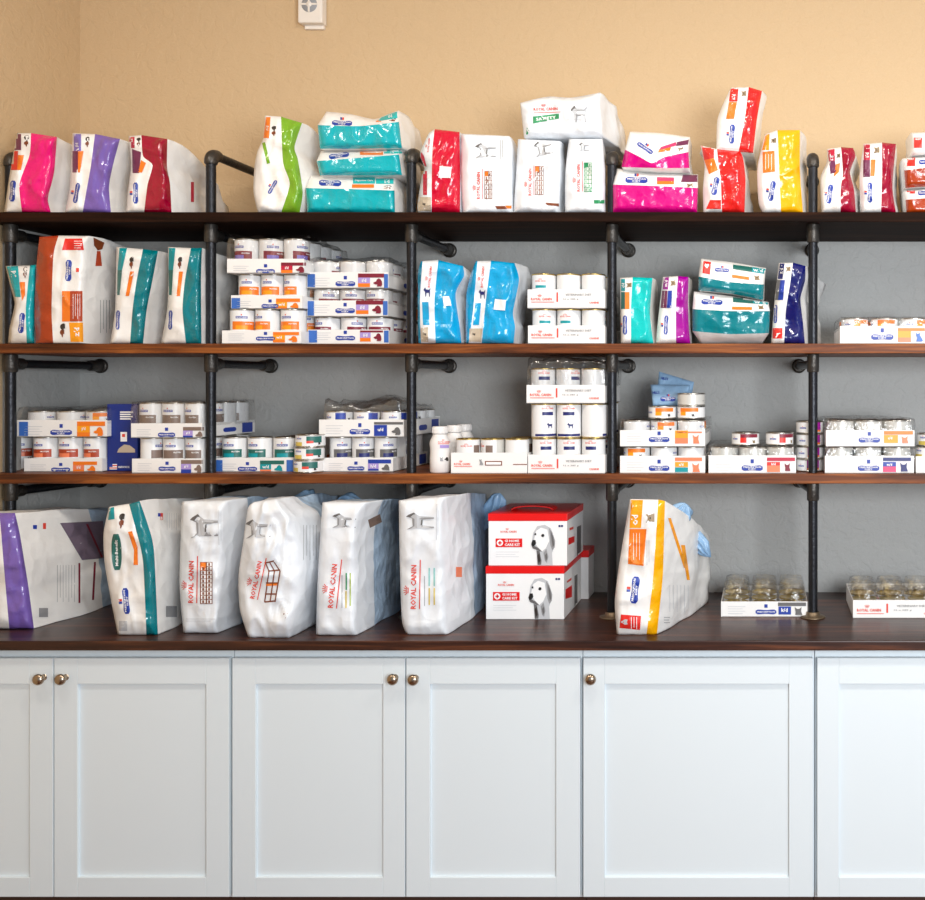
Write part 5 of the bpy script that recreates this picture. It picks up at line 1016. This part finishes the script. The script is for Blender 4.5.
# ================================================================== CARE KIT BOXES
def dog_portrait(p, cx, cy, w_, h_, rot=0, key='dog_picture', sx=1.0):
    def P(m, pts, L=1): p.put(key, m, poly2d(pts), cx, cy, w_*sx, h_, rot, L)
    P('ink_soft_grey', [(.02,.55),(.08,.8),(.25,.97),(.55,1),(.8,.92),(.98,.6),(.95,.45),(.85,.3),(.88,.0),(.28,0),(.22,.3),(.18,.42),(.04,.44)])
    P('ink_white', [(.1,.6),(.2,.85),(.4,.93),(.66,.88),(.74,.6),(.6,.42),(.45,.34),(.3,.42),(.2,.5)], 2)
    P('ink_grey', [(.72,.93),(.86,.82),(.98,.6),(.96,.44),(.86,.36),(.78,.5),(.76,.72)], 2)
    P('ink_mid_grey', [(.8,.84),(.9,.7),(.95,.5),(.88,.44),(.84,.6)], 3)
    P('ink_black', [(.0,.52),(.05,.62),(.17,.62),(.2,.54),(.12,.47),(.03,.46)], 4)
    P('ink_mid_grey', [(.03,.46),(.14,.47),(.3,.42),(.44,.33),(.34,.34),(.2,.38),(.06,.41)], 3)
    P('ink_black', [(.4,.72),(.44,.77),(.52,.77),(.54,.72),(.47,.69)], 4); P('ink_black', [(.12,.75),(.14,.79),(.2,.79),(.2,.74)], 4)
    P('ink_mid_grey', [(.22,.36),(.34,.34),(.42,.1),(.4,0),(.26,0),(.24,.2)], 3); P('ink_dark', [(.24,.22),(.33,.3),(.38,.1),(.3,.04)], 4)
    P('ink_grey', [(.5,.3),(.62,.4),(.7,.2),(.64,.05),(.56,.1)], 3); P('ink_mid_grey', [(.56,.24),(.64,.3),(.66,.16),(.6,.1)], 4)
def kit(label, px0, px1, yt, yr, yb, Yf, z0, depth, h, yaw=0, pictures=True, handle=False, side_dec=None):
    x0, x1 = X(px0, Yf), X(px1, Yf); rh = (yr-yt)*Yf/F
    root = empty('care_kit_box', ((x0+x1)/2, Yf+depth/2, z0), label, 'box', 'red lidded care kit boxes')
    b = MB(); b.box(x0, x1, Yf, Yf+depth, z0+.0005, z0+h-rh, 0, .0015); bo = b.build('carton', 'box_white', root)
    b = MB(); b.box(x0-.0012, x1+.0012, Yf-.0012, min(Yf+depth+.0012, YW-.002), z0+h-rh+.0002, z0+h, 0, .0015); b.build('lid', 'box_red', root)
    if handle:
        b = MB(); xc = (x0+x1)/2-.005; pts = []
        for i in range(13): t = i/12; pts.append((xc-.065+.13*t, Yf+.09, z0+h+.0035+.011*math.sin(PI*t)**.5))
        for a, c in zip(pts, pts[1:]):
            b.add([(a[0], a[1]-.014, a[2]), (c[0], c[1]-.014, c[2]), (c[0], c[1]+.05, c[2]), (a[0], a[1]+.05, a[2]), (a[0], a[1]-.014, a[2]-.003), (c[0], c[1]-.014, c[2]-.003), (c[0], c[1]+.05, c[2]-.003), (a[0], a[1]+.05, a[2]-.003)],
                  [(0, 1, 2, 3), (7, 6, 5, 4), (0, 4, 5, 1), (3, 2, 6, 7), (0, 3, 7, 4), (1, 5, 6, 2)])
        b.build('carry_handle', 'box_red', root)
    if pictures:
        p = Printer(root, bvh_of([bo])); wq = px1-px0
        p.royal(px0+wq*.255, yr+(yb-yr)*.24, 16, 0, False, True)
        cx, cy = px0+wq*.26, yr+(yb-yr)*.49
        p.rect('kit_label', 'box_red', cx-13.3, cy-4.3, cx+13.3, cy+4.3, 1)
        circ = [(.5+.5*math.cos(a*PI/10), .5+.5*math.sin(a*PI/10)) for a in range(20)]
        p.put('kit_label', 'ink_white', poly2d(circ), cx-9, cy, 6.4, 6.4, 0, 2); p.put('kit_label', 'box_red', grid(2, 1), cx-9, cy, 3.6, 1.3, 0, 4); p.put('kit_label', 'box_red', grid(1, 2), cx-9, cy, 1.3, 3.6, 0, 4)
        p.text('kit_label', 'ink_white', 'GI HOME', cx+3, cy-1.9, 14.5, 2.7); p.text('kit_label', 'ink_white', 'CARE KIT', cx+3.4, cy+1.9, 15.5, 2.7)
        p.lines('small_print', 'ink_soft_grey', cx-13, cy+8, cx+10, cy+15, 3, False, 1, .3)
        dog_portrait(p, px0+wq*.70, (yr+yb)/2+1.6, wq*.31, (yb-yr)*.90)
        p.rect('small_print', 'ink_navy', px1-8.5, yr+4, px1-6.5, yr+6); p.rect('small_print', 'ink_navy', px1-6, yr+4, px1-4, yr+6)
        if side_dec:
            for q in side_dec: p.quad('side_print', q[0], q[1], q[2] if len(q) > 2 else 1)
        p.flush()
    return root
SBY = CB(619.5)
kit('white care kit box with red lid, lower front one', 486, 564, 566.5, 574, 619.5, SBY, ZCT, .275, .1605, side_dec=[('box_red', [(565.5,589.5),(572,585),(572,597),(565.5,599)]), ('ink_logo_red', [(567,581),(571.5,577.5),(571.5,580),(567,583)]), ('ink_mid_grey', [(574.5,576),(577.5,574),(577.5,604),(574.5,606)])])
kit('white care kit box with red lid and handle, topmost', 488.5, 567, 513.5, 521, 565.5, SBY+.004, ZCT+.161, .262, .1575, handle=True, side_dec=[('box_red', [(568.5,538),(574.5,536),(574.5,542),(568.5,545)]), ('ink_logo_red', [(569.5,528),(573.5,526.5),(573.5,529),(569.5,530.5)]), ('ink_mid_grey', [(577,527),(581,525),(581,553),(577,556)])])
kit('white care kit box with red lid, behind the lower one against the wall', 505, 588.5, 564, 571, 612, SBY+.28, ZCT, .105, .161, pictures=False)
